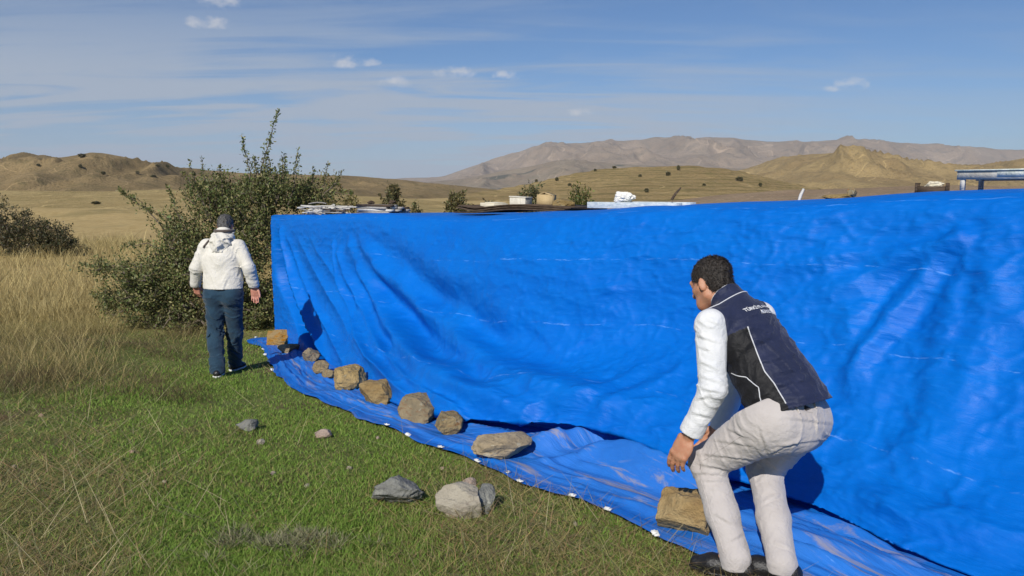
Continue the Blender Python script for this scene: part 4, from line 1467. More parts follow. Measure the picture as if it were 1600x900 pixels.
tint[yel] = STRAW * (0.55 + 0.5 * r.random(yel.sum()))[:, None] * np.array([0.9, 1.0, 0.8])
g_short = blades('meadow_grass', np.stack([x, y, gz(x, y) - 0.002], 1), H, W, r.random(n) * 6.28, r.random(n) * 0.9, r.random(n) * 0.6, tint, segs=2)
tag(g_short, 'short green grass carpeting the meadow', 'grass', kind='stuff')

# straw litter: thin pale stems lying nearly flat
x, y, r = scatter(95000, 2.75, 14.0, 311, xmax=lambda y: 2.6 - 0.28 * (y - 2.7))
dd = dryness(x, y)
keep = r.random(len(x)) < np.clip(dd * 1.05 - 0.1, 0.05, 1)
x, y, dd = x[keep], y[keep], dd[keep]
n = len(x)
H = 0.03 + 0.09 * r.random(n) ** 2
tint = STRAW * (0.35 + 0.75 * r.random(n))[:, None] * (1 + 0.1 * r.normal(size=(n, 3)))
g_straw = blades('straw_litter', np.stack([x, y, gz(x, y)], 1), H, 0.0022 + 0.0018 * r.random(n) + 0.0006 * (y - 3), r.random(n) * 6.28, 0.6 + 2.2 * r.random(n), r.random(n) * 0.5, tint.clip(0.01, 1), segs=2)
tag(g_straw, 'dead straw lying between the grass blades', 'straw', kind='stuff')

# tall dry grass and weeds on the left and behind
def tall(name, n, y0, y1, seed, xlim, h0, h1, label, wid=0.003, cols=None, dens=None, lean=(0.1, 0.5)):
    r = np.random.default_rng(seed)
    y = y0 + (y1 - y0) * r.random(n) ** 1.2
    x0, x1 = xlim(y)
    x = x0 + (x1 - x0) * r.random(n)
    k = ~hem_inside(x, y)
    if dens is not None:
        k &= r.random(n) < dens(x, y)
    x, y = x[k], y[k]
    n = len(x)
    clump = 0.6 + 0.5 * fbm(x * 1.1, y * 1.1, 0, 3, seed)
    H = (h0 + (h1 - h0) * r.random(n) ** 1.4) * np.clip(clump, 0.3, 1.3)
    cols = cols or (STRAW * 1.35, STRAW * np.array([1.0, 0.95, 0.8]), np.array([0.26, 0.22, 0.09]))
    ci = r.integers(0, len(cols), n)
    tint = np.array(cols)[ci] * (0.6 + 0.6 * r.random(n))[:, None]
    az = 0.5 + 1.2 * fbm(x * 0.8, y * 0.8, 0, 2, seed + 2) * 2 + r.normal(size=n) * 1.9
    o = blades(name, np.stack([x, y, gz(x, y) - 0.01], 1), H, wid * (0.7 + 0.6 * r.random(n)) * (0.7 + y / 14), az, lean[0] + (lean[1] - lean[0]) * r.random(n), 0.15 + 0.7 * r.random(n) ** 2, tint.clip(0.01, 1), segs=3)
    tag(o, label, 'grass', kind='stuff')
    return o


def den1(x, y):
    a = x / y + 0.05 * fbm(x * 0.9, y * 0.9, 0, 3, 8)
    return np.clip(sstep(-0.44, -0.60, a) * sstep(6.5, 10.5, y) * 1.2, 0, 1) * (0.55 + 0.45 * sstep(-0.3, 0.3, fbm(x * 1.7, y * 1.7, 0, 2, 6)))


tall('dry_grass', 52000, 5.0, 17.0, 321, lambda y: (-0.72 * y, -0.30 * y), 0.16, 0.62, 'tall tangled dry grass along the left side', dens=den1, wid=0.0034)
tall('dry_grass', 30000, 13.5, 34.0, 322, lambda y: (-0.72 * y, -0.12 * y), 0.35, 0.85, 'sea of pale straw grass beyond the bushes', wid=0.006, cols=(STRAW * 1.5, STRAW * 1.3, STRAW * 1.0), lean=(0.05, 0.35))
tall('dry_grass', 14000, 13.5, 45.0, 323, lambda y: (-0.12 * y, 0.70 * y), 0.25, 0.6, 'dry grass field behind the heap', wid=0.008, cols=(STRAW * 1.1, STRAW * 0.85, np.array([0.22, 0.2, 0.08])))
# brownish dead weeds low on the left in front of the bushes
tall('dead_weeds', 16000, 6.8, 13.0, 324, lambda y: (-0.66 * y, -0.36 * y), 0.10, 0.45, 'matted brown dead weeds at the left below the bush', wid=0.003, cols=(np.array([0.15, 0.105, 0.06]), np.array([0.20, 0.15, 0.07]), np.array([0.10, 0.09, 0.04])), dens=lambda x, y: np.clip(0.45 + fbm(x * 0.8, y * 0.8, 0, 3, 77), 0, 1) * sstep(-0.36, -0.44, x / y), lean=(0.2, 1.2))
# scattered bleached stalks on the short grass
x, y, r = scatter(1500, 2.9, 11.0, 331, xmax=lambda y: 0.9 - 0.5 * (y - 3.0))
kk = r.random(len(x)) < np.clip(0.12 + 1.1 * sstep(-0.25, -0.55, x / y), 0, 1)
x, y = x[kk], y[kk]
n = len(x)
o = blades('bleached_stalks', np.stack([x, y, gz(x, y)], 1), 0.08 + 0.26 * r.random(n) ** 1.5, np.full(n, 0.0042), r.random(n) * 6.28, 0.3 + 2.4 * r.random(n) ** 1.5, 0.2 * r.random(n), (np.array([0.46, 0.40, 0.23])[None] * (0.6 + 0.6 * r.random((n, 1)))), segs=3)
tag(o, 'bleached dry stalks fallen across the green grass', 'stalks', kind='stuff')
# one low grey herb in the foreground and green tufts
hb = G(430, 850)
r = np.random.default_rng(41)
n = 1900
cl = r.integers(0, 40, n)
ccx, ccy = r.normal(size=40) * 0.19, r.normal(size=40) * 0.09
ang = r.random(n) * 6.28
rad = 0.05 * r.random(n) ** 0.6
hx, hy = hb[0] + ccx[cl] + np.cos(ang) * rad + 0.04, hb[1] + ccy[cl] + np.sin(ang) * rad
o = blades('grey_herb', np.stack([hx, hy, gz(hx, hy)], 1), 0.02 + 0.04 * r.random(n), np.full(n, 0.006), ang + r.normal(size=n) * 0.8, 0.3 + 1.0 * r.random(n), 0.5 * r.random(n), np.array([0.27, 0.26, 0.15])[None] * (0.45 + 0.9 * r.random((n, 1))), segs=3)
tag(o, 'low grey herb cushion in the near meadow', 'herb')

# ------------------------------------------------------------------ people: smooth bodies grown from a distance field
class Field:
    def __init__(self, lo, hi, h):
        self.lo = np.asarray(lo, float)
        self.h = h
        self.n = np.ceil((np.asarray(hi) - self.lo) / h).astype(int) + 1
        self.d = np.full(self.n, 1.0, np.float32)
        self.ax = [self.lo[k] + h * np.arange(self.n[k]) for k in range(3)]

    def sl(self, lo, hi):
        out = []
        for k in range(3):
            a = int(np.clip(np.floor((lo[k] - self.lo[k]) / self.h), 0, self.n[k] - 1))
            b = int(np.clip(np.ceil((hi[k] - self.lo[k]) / self.h) + 1, a + 1, self.n[k]))
            out.append(slice(a, b))
        return tuple(out)

    def pts(self, s):
        return [a.astype(np.float32) for a in np.meshgrid(self.ax[0][s[0]], self.ax[1][s[1]], self.ax[2][s[2]], indexing='ij', sparse=True)]

    def merge(self, s, d, k):
        cur = self.d[s]
        if k <= 0:
            self.d[s] = np.minimum(cur, d)
        else:
            hh = np.clip(0.5 + 0.5 * (cur - d) / k, 0, 1)
            self.d[s] = cur * (1 - hh) + d * hh - k * hh * (1 - hh)

    def cap(self, a, b, ra, rb, k=0.02, flat=1.0, fdir=None, sub=False):
        a, b = np.asarray(a, float), np.asarray(b, float)
        m = max(ra, rb) + 0.05 + k
        s = self.sl(np.minimum(a, b) - m, np.maximum(a, b) + m)
        X_, Y_, Z_ = self.pts(s)
        ab = b - a
        L2 = ab @ ab + 1e-12
        px, py, pz = X_ - a[0], Y_ - a[1], Z_ - a[2]
        t = np.clip((px * ab[0] + py * ab[1] + pz * ab[2]) / L2, 0, 1)
        qx, qy, qz = px - t * ab[0], py - t * ab[1], pz - t * ab[2]
        if flat != 1.0:
            e_ = qx * fdir[0] + qy * fdir[1] + qz * fdir[2]
            g = e_ * (1 / flat - 1)
            qx, qy, qz = qx + g * fdir[0], qy + g * fdir[1], qz + g * fdir[2]
        d = np.sqrt(qx * qx + qy * qy + qz * qz) - (ra + (rb - ra) * t)
        if flat < 1.0:
            d = d * (0.5 + 0.5 * flat)
        if sub:
            self.d[s] = np.maximum(self.d[s], -d)
        else:
            self.merge(s, d.astype(np.float32), k)
        return self

    def ell(self, c, r, R, k=0.02, sub=False):
        """ellipsoid, columns of R are its axes"""
        c, r = np.asarray(c, float), np.asarray(r, float)
        m = r.max() + 0.05 + k
        s = self.sl(c - m, c + m)
        X_, Y_, Z_ = self.pts(s)
        R = np.asarray(R)
        q = [((X_ - c[0]) * R[0, i] + (Y_ - c[1]) * R[1, i] + (Z_ - c[2]) * R[2, i]) / r[i] for i in range(3)]
        l = np.sqrt(q[0] ** 2 + q[1] ** 2 + q[2] ** 2)
        g = np.sqrt((q[0] / r[0]) ** 2 + (q[1] / r[1]) ** 2 + (q[2] / r[2]) ** 2) + 1e-9
        d = (l - 1) * l / g
        if sub:
            self.d[s] = np.maximum(self.d[s], -d)
        else:
            self.merge(s, d.astype(np.float32), k)
        return self

    def cut(self, p, nrm):
        """remove what lies on the side nrm points to"""
        X_, Y_, Z_ = self.pts((slice(None),) * 3)
        nrm = unit(np.asarray(nrm, float))
        self.d = np.maximum(self.d, ((X_ - p[0]) * nrm[0] + (Y_ - p[1]) * nrm[1] + (Z_ - p[2]) * nrm[2]).astype(np.float32))
        return self

    def cut_near(self, p, nrm, rad):
        p = np.asarray(p, float)
        s = self.sl(p - rad, p + rad)
        X_, Y_, Z_ = self.pts(s)
        nrm = unit(np.asarray(nrm, float))
        dd = (X_ - p[0]) * nrm[0] + (Y_ - p[1]) * nrm[1] + (Z_ - p[2]) * nrm[2]
        rr_ = np.sqrt((X_ - p[0]) ** 2 + (Y_ - p[1]) ** 2 + (Z_ - p[2]) ** 2)
        self.d[s] = np.where(rr_ < rad, np.maximum(self.d[s], dd), self.d[s]).astype(np.float32)
        return self

    def relief(self, fn, band=0.03):
        m = np.abs(self.d) < band
        i = np.argwhere(m)
        P = self.lo + i * self.h
        self.d[m] += fn(P).astype(np.float32)
        return self

    def sample(self, P):
        q = (np.asarray(P, float) - self.lo) / self.h
        q = np.clip(q, 0, np.array(self.n) - 1.001)
        i = q.astype(int)
        f = q - i
        r = 0
        for dx in (0, 1):
            for dy in (0, 1):
                for dz in (0, 1):
                    wq = (f[:, 0] if dx else 1 - f[:, 0]) * (f[:, 1] if dy else 1 - f[:, 1]) * (f[:, 2] if dz else 1 - f[:, 2])
                    r = r + wq * self.d[i[:, 0] + dx, i[:, 1] + dy, i[:, 2] + dz]
        return r

    def cast(self, P, Dn, far=0.5, n=60):
        """first crossing from outside along Dn"""
        P, Dn = np.asarray(P, float), np.asarray(Dn, float)
        t = np.zeros(len(P))
        done = np.zeros(len(P), bool)
        for _ in range(n):
            d = self.sample(P + Dn * t[:, None])
            done |= d < 0.0008
            t = np.where(done, t, t + np.maximum(np.minimum(d, 0.03), 0.0012) * 0.8)
        return P + Dn * t[:, None], done

    def surface(self):
        d = self.d
        s = d < 0
        c = [s[i:s.shape[0] - 1 + i, j:s.shape[1] - 1 + j, k:s.shape[2] - 1 + k] for i in (0, 1) for j in (0, 1) for k in (0, 1)]
        anyc = np.logical_or.reduce(c)
        allc = np.logical_and.reduce(c)
        act = np.argwhere(anyc & ~allc)
        idx = np.full(anyc.shape, -1, np.int32)
        idx[act[:, 0], act[:, 1], act[:, 2]] = np.arange(len(act))
        corners = [(i, j, k) for i in (0, 1) for j in (0, 1) for k in (0, 1)]
        val = {cc: d[act[:, 0] + cc[0], act[:, 1] + cc[1], act[:, 2] + cc[2]] for cc in corners}
        acc = np.zeros((len(act), 3))
        cnt = np.zeros(len(act))
        for a in corners:
            for ax in range(3):
                if a[ax] == 0:
                    b = list(a)
                    b[ax] = 1
                    b = tuple(b)
                    va, vb = val[a], val[b]
                    m = (va < 0) != (vb < 0)
                    t = np.where(m, va / np.where(m, va - vb, 1), 0)
                    p = np.array(a, float)[None] + t[:, None] * (np.array(b) - np.array(a))[None]
                    acc += np.where(m[:, None], p, 0)
                    cnt += m
        V = self.lo + (act + acc / cnt[:, None]) * self.h
        Q = []
        for ax in range(3):
            o1, o2 = (ax + 1) % 3, (ax + 2) % 3
            sl_a = [slice(None)] * 3
            sl_b = [slice(None)] * 3
            sl_a[ax] = slice(0, -1)
            sl_b[ax] = slice(1, None)
            ch = s[tuple(sl_a)] != s[tuple(sl_b)]
            e_ = np.argwhere(ch)
            e_ = e_[(e_[:, o1] > 0) & (e_[:, o2] > 0) & (e_[:, o1] < d.shape[o1] - 1) & (e_[:, o2] < d.shape[o2] - 1)]
            inside = s[e_[:, 0], e_[:, 1], e_[:, 2]]

            def cell(a, b):
                q = e_.copy()
                q[:, o1] -= a
                q[:, o2] -= b
                return idx[q[:, 0], q[:, 1], q[:, 2]]
            quad = np.stack([cell(1, 1), cell(0, 1), cell(0, 0), cell(1, 0)], 1)
            quad[~inside] = quad[~inside][:, ::-1]
            Q.append(quad)
        Q = np.concatenate(Q)
        Q = Q[(Q >= 0).all(1)]
        return V, Q

    def hair(self, name, mat, n, length, flow):
        """the cap of hair with short strands standing out of it"""
        V, Q = self.surface()
        r = np.random.default_rng(n)
        i = r.integers(0, len(V), n)
        e_ = self.h
        g = np.stack([self.sample(V[i] + np.eye(3)[k] * e_) - self.sample(V[i] - np.eye(3)[k] * e_) for k in range(3)], 1)
        g = unit(g)
        d = unit(g * 0.55 + flow + r.normal(size=(n, 3)) * 0.35)
        L = length * (0.5 + r.random(n))[:, None]
        sd = unit(np.cross(d, g) + 1e-6) * 0.0011
        p = V[i] - g * 0.001
        W_ = np.stack([p - sd, p + sd, p + d * L * 0.55 + g * 0.002 + sd * 0.6, p + d * L], 1).reshape(-1, 3)
        k = len(V) + np.arange(n)[:, None] * 4
        T_ = np.concatenate([np.concatenate([k, k + 1, k + 2], 1), np.concatenate([k, k + 2, k + 3], 1)])
        return mesh_np(name, np.concatenate([V, W_]), [Q, T_], mat, None, smooth=True)

    def mesh(self, name, mat, parent, smooth_it=2):
        V, Q = self.surface()
        if smooth_it:
            for _ in range(smooth_it):
                S = np.zeros_like(V)
                c = np.zeros(len(V))
                for a in range(4):
                    b = (a + 1) % 4
                    np.add.at(S, Q[:, a], V[Q[:, b]])
                    np.add.at(S, Q[:, b], V[Q[:, a]])
                    np.add.at(c, Q[:, a], 1)
                    np.add.at(c, Q[:, b], 1)
                V = V * 0.5 + 0.5 * S / np.maximum(c, 1)[:, None]
        return mesh_np(name, V, Q, mat, parent, smooth=True)


def creases(a, b, freq=26.0, amp=0.006, across=0.22, seed=0, where=None):
    """folds running round a limb from a to b"""
    a, b = np.asarray(a, float), np.asarray(b, float)
    ax = unit(b - a)
    L = np.linalg.norm(b - a)
    u = unit(np.cross(ax, [0.3, 0.2, 0.9]))
    v = np.cross(ax, u)

    def fn(P):
        q = P - a
        t = q @ ax
        x1, y1 = q @ u, q @ v
        rad = np.sqrt(x1 * x1 + y1 * y1)
        n_ = 1 - np.abs(fbm(t * freq + 2.0 * vnoise(x1 * 7, y1 * 7, t * 4, seed + 2), x1 * freq * across, y1 * freq * across, 2, seed))
        wgt = sstep(-0.08, 0.02, t) * sstep(L + 0.08, L - 0.02, t) * sstep(0.22, 0.13, rad)
        if where:
            wgt = wgt * where(t / L)
        return -amp * (n_ ** 5 - 0.22) * wgt
    return fn


def cloth_mat(name, c, c2=None, rough=0.85, weave=900.0, sheen=0.2, wr=0.004):
    m, t = new_mat(name)
    o = t.n('ShaderNodeTexCoord').outputs['Object']
    n1 = t.noise(o, 9.0, 5, 0.6)
    colr = t.mix(t.smooth(n1, 0.3, 0.7), c, c2 or tuple(q * 0.86 for q in c))
    b = t.n('ShaderNodeBsdfPrincipled', i_Base_Color=colr, i_Roughness=rough)
    b.inputs['Specular IOR Level'].default_value = 0.25
    b.inputs['Sheen Weight'].default_value = sheen
    h1 = t.noise(o, 26.0, 4, 0.6, 0.4)
    h2 = t.noise(o, 420.0, 2, 0.5)
    t.set(b.inputs['Normal'], bump(t, t.math('ADD', h1, t.math('MULTIPLY', h2, 0.10)), wr * 2))
    finish(t, b)
    return m


def skin_mat(name, c):
    m, t = new_mat(name)
    o = t.n('ShaderNodeTexCoord').outputs['Object']
    n1 = t.noise(o, 30.0, 5, 0.6)
    n2 = t.noise(o, 240.0, 3, 0.6)
    colr = t.mix(t.smooth(n1, 0.3, 0.7), c, tuple(q * k for q, k in zip(c, (0.9, 0.75, 0.7))))
    b = t.n('ShaderNodeBsdfPrincipled', i_Base_Color=colr, i_Roughness=0.5)
    b.inputs['Subsurface Weight'].default_value = 0.12
    b.inputs['Subsurface Radius'].default_value = (0.012, 0.005, 0.003)
    t.set(b.inputs['Normal'], bump(t, t.math('ADD', n1, n2), 0.0015))
    finish(t, b)
    return m


def hair_mat(name, c1, c2):
    m, t = new_mat(name)
    o = t.n('ShaderNodeTexCoord').outputs['Object']
    n1 = t.noise(t.vmap(o, (1, 1, 0.35)), 160.0, 4, 0.7)
    b = t.n('ShaderNodeBsdfPrincipled', i_Base_Color=t.mix(t.smooth(n1, 0.35, 0.65), c1, c2), i_Roughness=0.55)
    t.set(b.inputs['Normal'], bump(t, n1, 0.006))
    finish(t, b)
    return m


M['skin'] = skin_mat('tanned_skin', (0.47, 0.245, 0.15))
M['skin2'] = skin_mat('ruddy_skin', (0.52, 0.25, 0.18))
M['white_shirt'] = cloth_mat('white_cotton', (0.68, 0.68, 0.69), (0.62, 0.63, 0.65))
M['navy'] = cloth_mat('navy_softshell', (0.017, 0.023, 0.062), (0.013, 0.018, 0.048), 0.6, sheen=0.1)
M['black_cloth'] = cloth_mat('black_softshell', (0.010, 0.010, 0.012), (0.007, 0.007, 0.009), 0.6, sheen=0.05)
M['beige_chino'] = cloth_mat('pale_grey_chino', (0.47, 0.435, 0.42), (0.42, 0.385, 0.37))
M['jeans'] = cloth_mat('dark_denim', (0.016, 0.046, 0.078), (0.011, 0.031, 0.055))
M['cream_jacket'] = cloth_mat('cream_nylon', (0.66, 0.63, 0.57), (0.60, 0.57, 0.50), 0.6)
M['shoe_black'] = simple_mat('black_leather', (0.008, 0.008, 0.009), (0.014, 0.013, 0.013), 20, 0.35, spec=0.5)
M['shoe_sole'] = simple_mat('white_rubber', (0.66, 0.66, 0.64), (0.74, 0.74, 0.72), 20, 0.6)
M['piping'] = cloth_mat('silver_piping', (0.62, 0.63, 0.66), (0.55, 0.56, 0.6), 0.5)
M['print'] = simple_mat('white_print', (0.78, 0.79, 0.82), (0.72, 0.73, 0.76), 60, 0.6)
M['hair_dark'] = hair_mat('dark_hair', (0.010, 0.008, 0.007), (0.040, 0.030, 0.024))
M['hair_grey'] = hair_mat('grey_hair', (0.030, 0.028, 0.027), (0.15, 0.145, 0.14))
M['strap'] = cloth_mat('brown_strap', (0.10, 0.08, 0.07), (0.07, 0.055, 0.05))
M['pocket_dark'] = cloth_mat('pocket_shade', (0.05, 0.04, 0.035))  # dark colour stands in for the shade inside the pocket opening


def head_sdf(f, c, fd, hu, hl, neck0, s=1.0):
    """skull, face, jaw, nose, ears and neck blended into field f; c = centre of the head"""
    R = np.stack([hl, fd, hu], 1)
    at = lambda x, y, z: c + (hl * x + fd * y + hu * z) * s
    f.ell(at(0, -0.012, 0.030), (0.074 * s, 0.094 * s, 0.088 * s), R, 0.02)
    f.ell(at(0, 0.030, -0.030), (0.060 * s, 0.068 * s, 0.080 * s), R, 0.03)
    f.cap(at(0.030, 0.050, -0.088), at(-0.030, 0.050, -0.088), 0.030 * s, 0.030 * s, 0.03)       # chin
    f.cap(at(0.056, -0.005, -0.060), at(0.032, 0.045, -0.088), 0.022 * s, 0.022 * s, 0.025)      # jaw
    f.cap(at(-0.056, -0.005, -0.060), at(-0.032, 0.045, -0.088), 0.022 * s, 0.022 * s, 0.025)
    f.cap(at(0, 0.090, 0.010), at(0, 0.112, -0.030), 0.009 * s, 0.015 * s, 0.014)                # nose
    f.cap(at(0.035, 0.084, 0.026), at(-0.035, 0.084, 0.026), 0.012 * s, 0.012 * s, 0.015)        # brow
    for sg in (1, -1):
        f.ell(at(0.033 * sg, 0.090, 0.008), (0.014 * s, 0.010 * s, 0.008 * s), R, 0.0, sub=True)
        f.ell(at(0.033 * sg, 0.081, 0.008), (0.012 * s, 0.011 * s, 0.010 * s), R, 0.003)
        f.cap(at(0.045 * sg, 0.060, -0.020), at(0.05 * sg, 0.03, -0.02), 0.018 * s, 0.018 * s, 0.02)   # cheekbone
        ear = unit(hl * sg * 0.75 - fd * 0.66)
        Re = np.stack([unit(np.cross(hu, ear)), ear, hu], 1)
        f.ell(at(0.080 * sg, -0.012, -0.008), (0.018 * s, 0.006 * s, 0.031 * s), np.stack([unit(fd * 0.8 + hl * sg * 0.6), unit(hl * sg * 0.8 - fd * 0.6), hu], 1), 0.006)
        f.cap(at(0.078 * sg, -0.004, -0.030), at(0.077 * sg, -0.006, -0.022), 0.008 * s, 0.009 * s, 0.006)
    f.cap(at(0.020, 0.090, -0.052), at(-0.020, 0.090, -0.052), 0.007 * s, 0.007 * s, 0.006)      # lips
    f.cap(neck0, at(0, -0.015, -0.050), 0.062 * s, 0.056 * s, 0.03)


def hand_sdf(f, wrist, d, back, thumb_side, s=1.0, curl=0.5, spread=0.0):
    """palm, four unequal bent fingers and a thumb; d towards the finger tips, back = back of the hand"""
    d = unit(np.asarray(d, float))
    back = unit(back - d * (back @ d))
    wv = unit(np.cross(d, back))
    if wv @ thumb_side < 0:
        wv = -wv                                # points to the thumb side
    R = np.stack([wv, back, d], 1)
    f.ell(wrist + d * 0.050 * s, (0.042 * s, 0.016 * s, 0.056 * s), R, 0.012)
    f.cap(wrist + d * 0.084 * s + wv * 0.026 * s, wrist + d * 0.078 * s - wv * 0.028 * s, 0.0135 * s, 0.0125 * s, 0.008)
    lens = [(0.032, 0.024, 0.019), (0.036, 0.027, 0.020), (0.033, 0.025, 0.020), (0.026, 0.019, 0.017)]
    offs = [0.030, 0.010, -0.011, -0.030]
    for i in range(4):
        p = wrist + d * (0.090 - 0.004 * abs(i - 1)) * s + wv * offs[i] * s
        ang = 0.25 + 0.10 * i * curl
        r0 = (0.0098, 0.0098, 0.0094, 0.0084)[i] * s
        for j in range(3):
            dirn = unit(d * math.cos(ang) - back * math.sin(ang) + wv * spread * (1.5 - i) * 0.1)
            q = p + dirn * lens[i][j] * s
            f.cap(p, q, r0, r0 * 0.92, 0.003)
            p = q
            r0 *= 0.92
            ang += curl * (0.75 + 0.1 * i)
    p = wrist + d * 0.022 * s + wv * 0.030 * s - back * 0.006 * s
    for L, k, r0, r1 in ((0.036, 0.55, 0.0150, 0.0115), (0.030, 0.35, 0.0115, 0.0105), (0.024, 0.15, 0.0100, 0.0085)):
        q = p + unit(d * (1 - 0.25 * k) + wv * k * 0.6 - back * 0.55) * L * s
        f.cap(p, q, r0 * s, r1 * s, 0.005)
        p = q


def shoe(name, ankle, fwd, gzv, parent, mat, sole_mat, s=1.0):
    fwd = unit(np.array([fwd[0], fwd[1], 0.0]))
    sd = np.array([-fwd[1], fwd[0], 0.0])
    g = np.array([ankle[0], ankle[1], gzv])
    f = Field(g - 0.32, g + 0.32, 0.006)
    up = np.array([0, 0, 1.0])
    f.cap(g - fwd * 0.045 * s + up * 0.045, g + fwd * 0.10 * s + up * 0.042, 0.040 * s, 0.044 * s, 0.02)
    f.cap(g + fwd * 0.10 * s + up * 0.040, g + fwd * 0.165 * s + up * 0.032, 0.044 * s, 0.032 * s, 0.02)
    f.cap(g - fwd * 0.02 * s + up * 0.05, g - fwd * 0.005 * s + up * 0.09, 0.042 * s, 0.032 * s, 0.02)
    f.cut(g + up * 0.014, -up)
    o = f.mesh(name, mat, parent)
    f = Field(g - 0.32, g + 0.32, 0.006)
    f.cap(g - fwd * 0.045 * s + up * 0.03, g + fwd * 0.10 * s + up * 0.03, 0.046 * s, 0.050 * s, 0.02)
    f.cap(g + fwd * 0.10 * s + up * 0.03, g + fwd * 0.165 * s + up * 0.03, 0.050 * s, 0.038 * s, 0.02)
    f.cut(g + up * 0.024, up)
    f.cut(g + up * 0.001, -up)
    f.mesh('sole', sole_mat, o, 1)
    return o


def folds_seen(fld, lines, depth=0.006, wid=0.006, Yd=3.0):
    """press sharp creases into a garment along lines laid over its visible side"""
    segs = []
    eye = np.array([0, 0, CAM_H])
    for a_, b_ in lines:
        pts_ = [np.array(a_) + (np.array(b_) - np.array(a_)) * q_ for q_ in np.linspace(0, 1, 7)]
        D_ = unit(np.array([ray(*p_) for p_ in pts_]))
        P_ = eye + D_ * 2.7
        H_, ok_ = fld.cast(P_, D_, n=160)
        H_ = H_[ok_]
        if len(H_) > 2:
            segs.append(H_)

    def fn(P):
        out = np.zeros(len(P))
        for H_ in segs:
            lo_, hi_ = H_.min(0) - 0.05, H_.max(0) + 0.05
            m_ = ((P > lo_) & (P < hi_)).all(1)
            if not m_.any():
                continue
            p_ = P[m_]
            best = np.full(len(p_), 1e9)
            sgn = np.zeros(len(p_))
            run = np.zeros(len(p_))
            for k_ in range(len(H_) - 1):
                ab = H_[k_ + 1] - H_[k_]
                t_ = np.clip(((p_ - H_[k_]) @ ab) / (ab @ ab + 1e-12), 0, 1)
                d_ = p_ - H_[k_] - t_[:, None] * ab
                l_ = np.linalg.norm(d_, axis=1)
                u_ = l_ < best
                best = np.where(u_, l_, best)
                sgn = np.where(u_, d_[:, 2], sgn)
                run = np.where(u_, (k_ + t_) / (len(H_) - 1), run)
            env = np.sin(np.pi * np.clip(0.05 + 0.9 * run, 0, 1)) ** 0.7
            val = np.exp(-(best / wid) ** 2) * depth - depth * 0.9 * np.exp(-((best - 2.3 * wid) / (1.6 * wid)) ** 2) * (sgn > 0)
            out[m_] += val * env
        return out
    fld.relief(fn)


# ---- the man crouching in the navy vest
NM = dict(
    la=(0.949, 3.230, 0.059), ra=(1.127, 3.178, 0.062), lk=(0.878, 3.490, 0.392), rk=(1.152, 3.530, 0.345), lh=(1.083, 3.290, 0.622), rh=(1.262, 3.430, 0.600),
    pel=(1.177, 3.350, 0.672), waist=(1.140, 3.420, 0.790), chest=(1.043, 3.520, 0.962), c7=(1.001, 3.580, 1.089), neck=(0.966, 3.630, 1.135), head=(0.930, 3.700, 1.174),
    ls=(0.862, 3.425, 1.030), rs=(1.149, 3.670, 1.023), le=(0.858, 3.345, 0.765), lw=(0.778, 3.390, 0.550), lt=(0.678, 3.430, 0.330), re=(1.105, 3.820, 0.705), rw=(1.024, 3.860, 0.430))
NM = {k: np.array(v) for k, v in NM.items()}
n_ = NM
person = empty('person', (1.05, 3.35, float(gslope(3.3))))
PO = np.array(person.location)
tag(person, 'man in a navy vest and pale trousers crouching at the hem', 'person')


def sh_(o):
    """meshes are built in world space; shift them under their parent empty"""
    return o


tup = unit(n_['c7'] - n_['pel'])
lft = n_['ls'] - n_['rs']
lft = unit(lft - tup * (lft @ tup))
fwd = unit(np.cross(lft, tup))
bck = -fwd
LO, HI = np.array([0.55, 2.85, -0.12]), np.array([1.62, 4.10, 1.38])
holder = []


def adopt(o, parent):
    """hang a world-space mesh under the person's empty without moving it"""
    o.parent = parent
    o.location = -np.array(parent.location) if parent.type == 'EMPTY' else (0, 0, 0)
    return o


# body: one continuous skin
f = Field(LO, HI, 0.0045)
f.cap(n_['pel'] - tup * 0.02, n_['waist'], 0.135, 0.125, 0.03, 0.72, fwd)
f.cap(n_['waist'], n_['chest'], 0.125, 0.14, 0.03, 0.72, fwd)
f.cap(n_['chest'], n_['c7'] - tup * 0.04, 0.14, 0.10, 0.03, 0.72, fwd)
f.cap(n_['ls'] - lft * 0.02, n_['rs'] + lft * 0.02, 0.055, 0.055, 0.03)
for s_ in 'lr':
    f.cap(n_[s_ + 's'], n_[s_ + 'e'], 0.048, 0.040, 0.02)
    f.cap(n_[s_ + 'e'], n_[s_ + 'w'], 0.040, 0.029, 0.02)
    f.cap(n_[s_ + 'h'], n_[s_ + 'k'], 0.085, 0.055, 0.02)
    f.cap(n_[s_ + 'k'], n_[s_ + 'a'], 0.052, 0.036, 0.02)
    f.cap(n_[s_ + 'a'], n_[s_ + 'a'] + unit(np.array([-0.75, 0.5, 0])) * 0.13 - np.array([0, 0, 0.06]), 0.034, 0.026, 0.02)
fd = unit(np.array([-0.56, 0.76, -0.40]))
hu = unit(n_['head'] - n_['neck'] + np.array([0.0, 0.0, 0.16]))
hu = unit(hu - fd * (hu @ fd))
hl = np.cross(hu, fd)
head_sdf(f, n_['head'] + hu * 0.005, fd, hu, hl, n_['c7'] - tup * 0.01)
hd = unit(n_['lt'] - n_['lw'])
hand_sdf(f, n_['lw'] + hd * 0.012, hd, np.array([-0.72, -0.65, 0.2]), np.array([-0.6, 0.8, 0]), s=1.20, curl=0.34)
hd2 = unit(n_['rw'] - n_['re'] + np.array([-0.1, 0, 0]))
hand_sdf(f, n_['rw'], hd2, np.array([0.8, 0.5, 0.1]), np.array([-0.6, 0.6, 0]), s=1.1, curl=0.5)
adopt(f.mesh('body', M['skin'], None, 1), person)

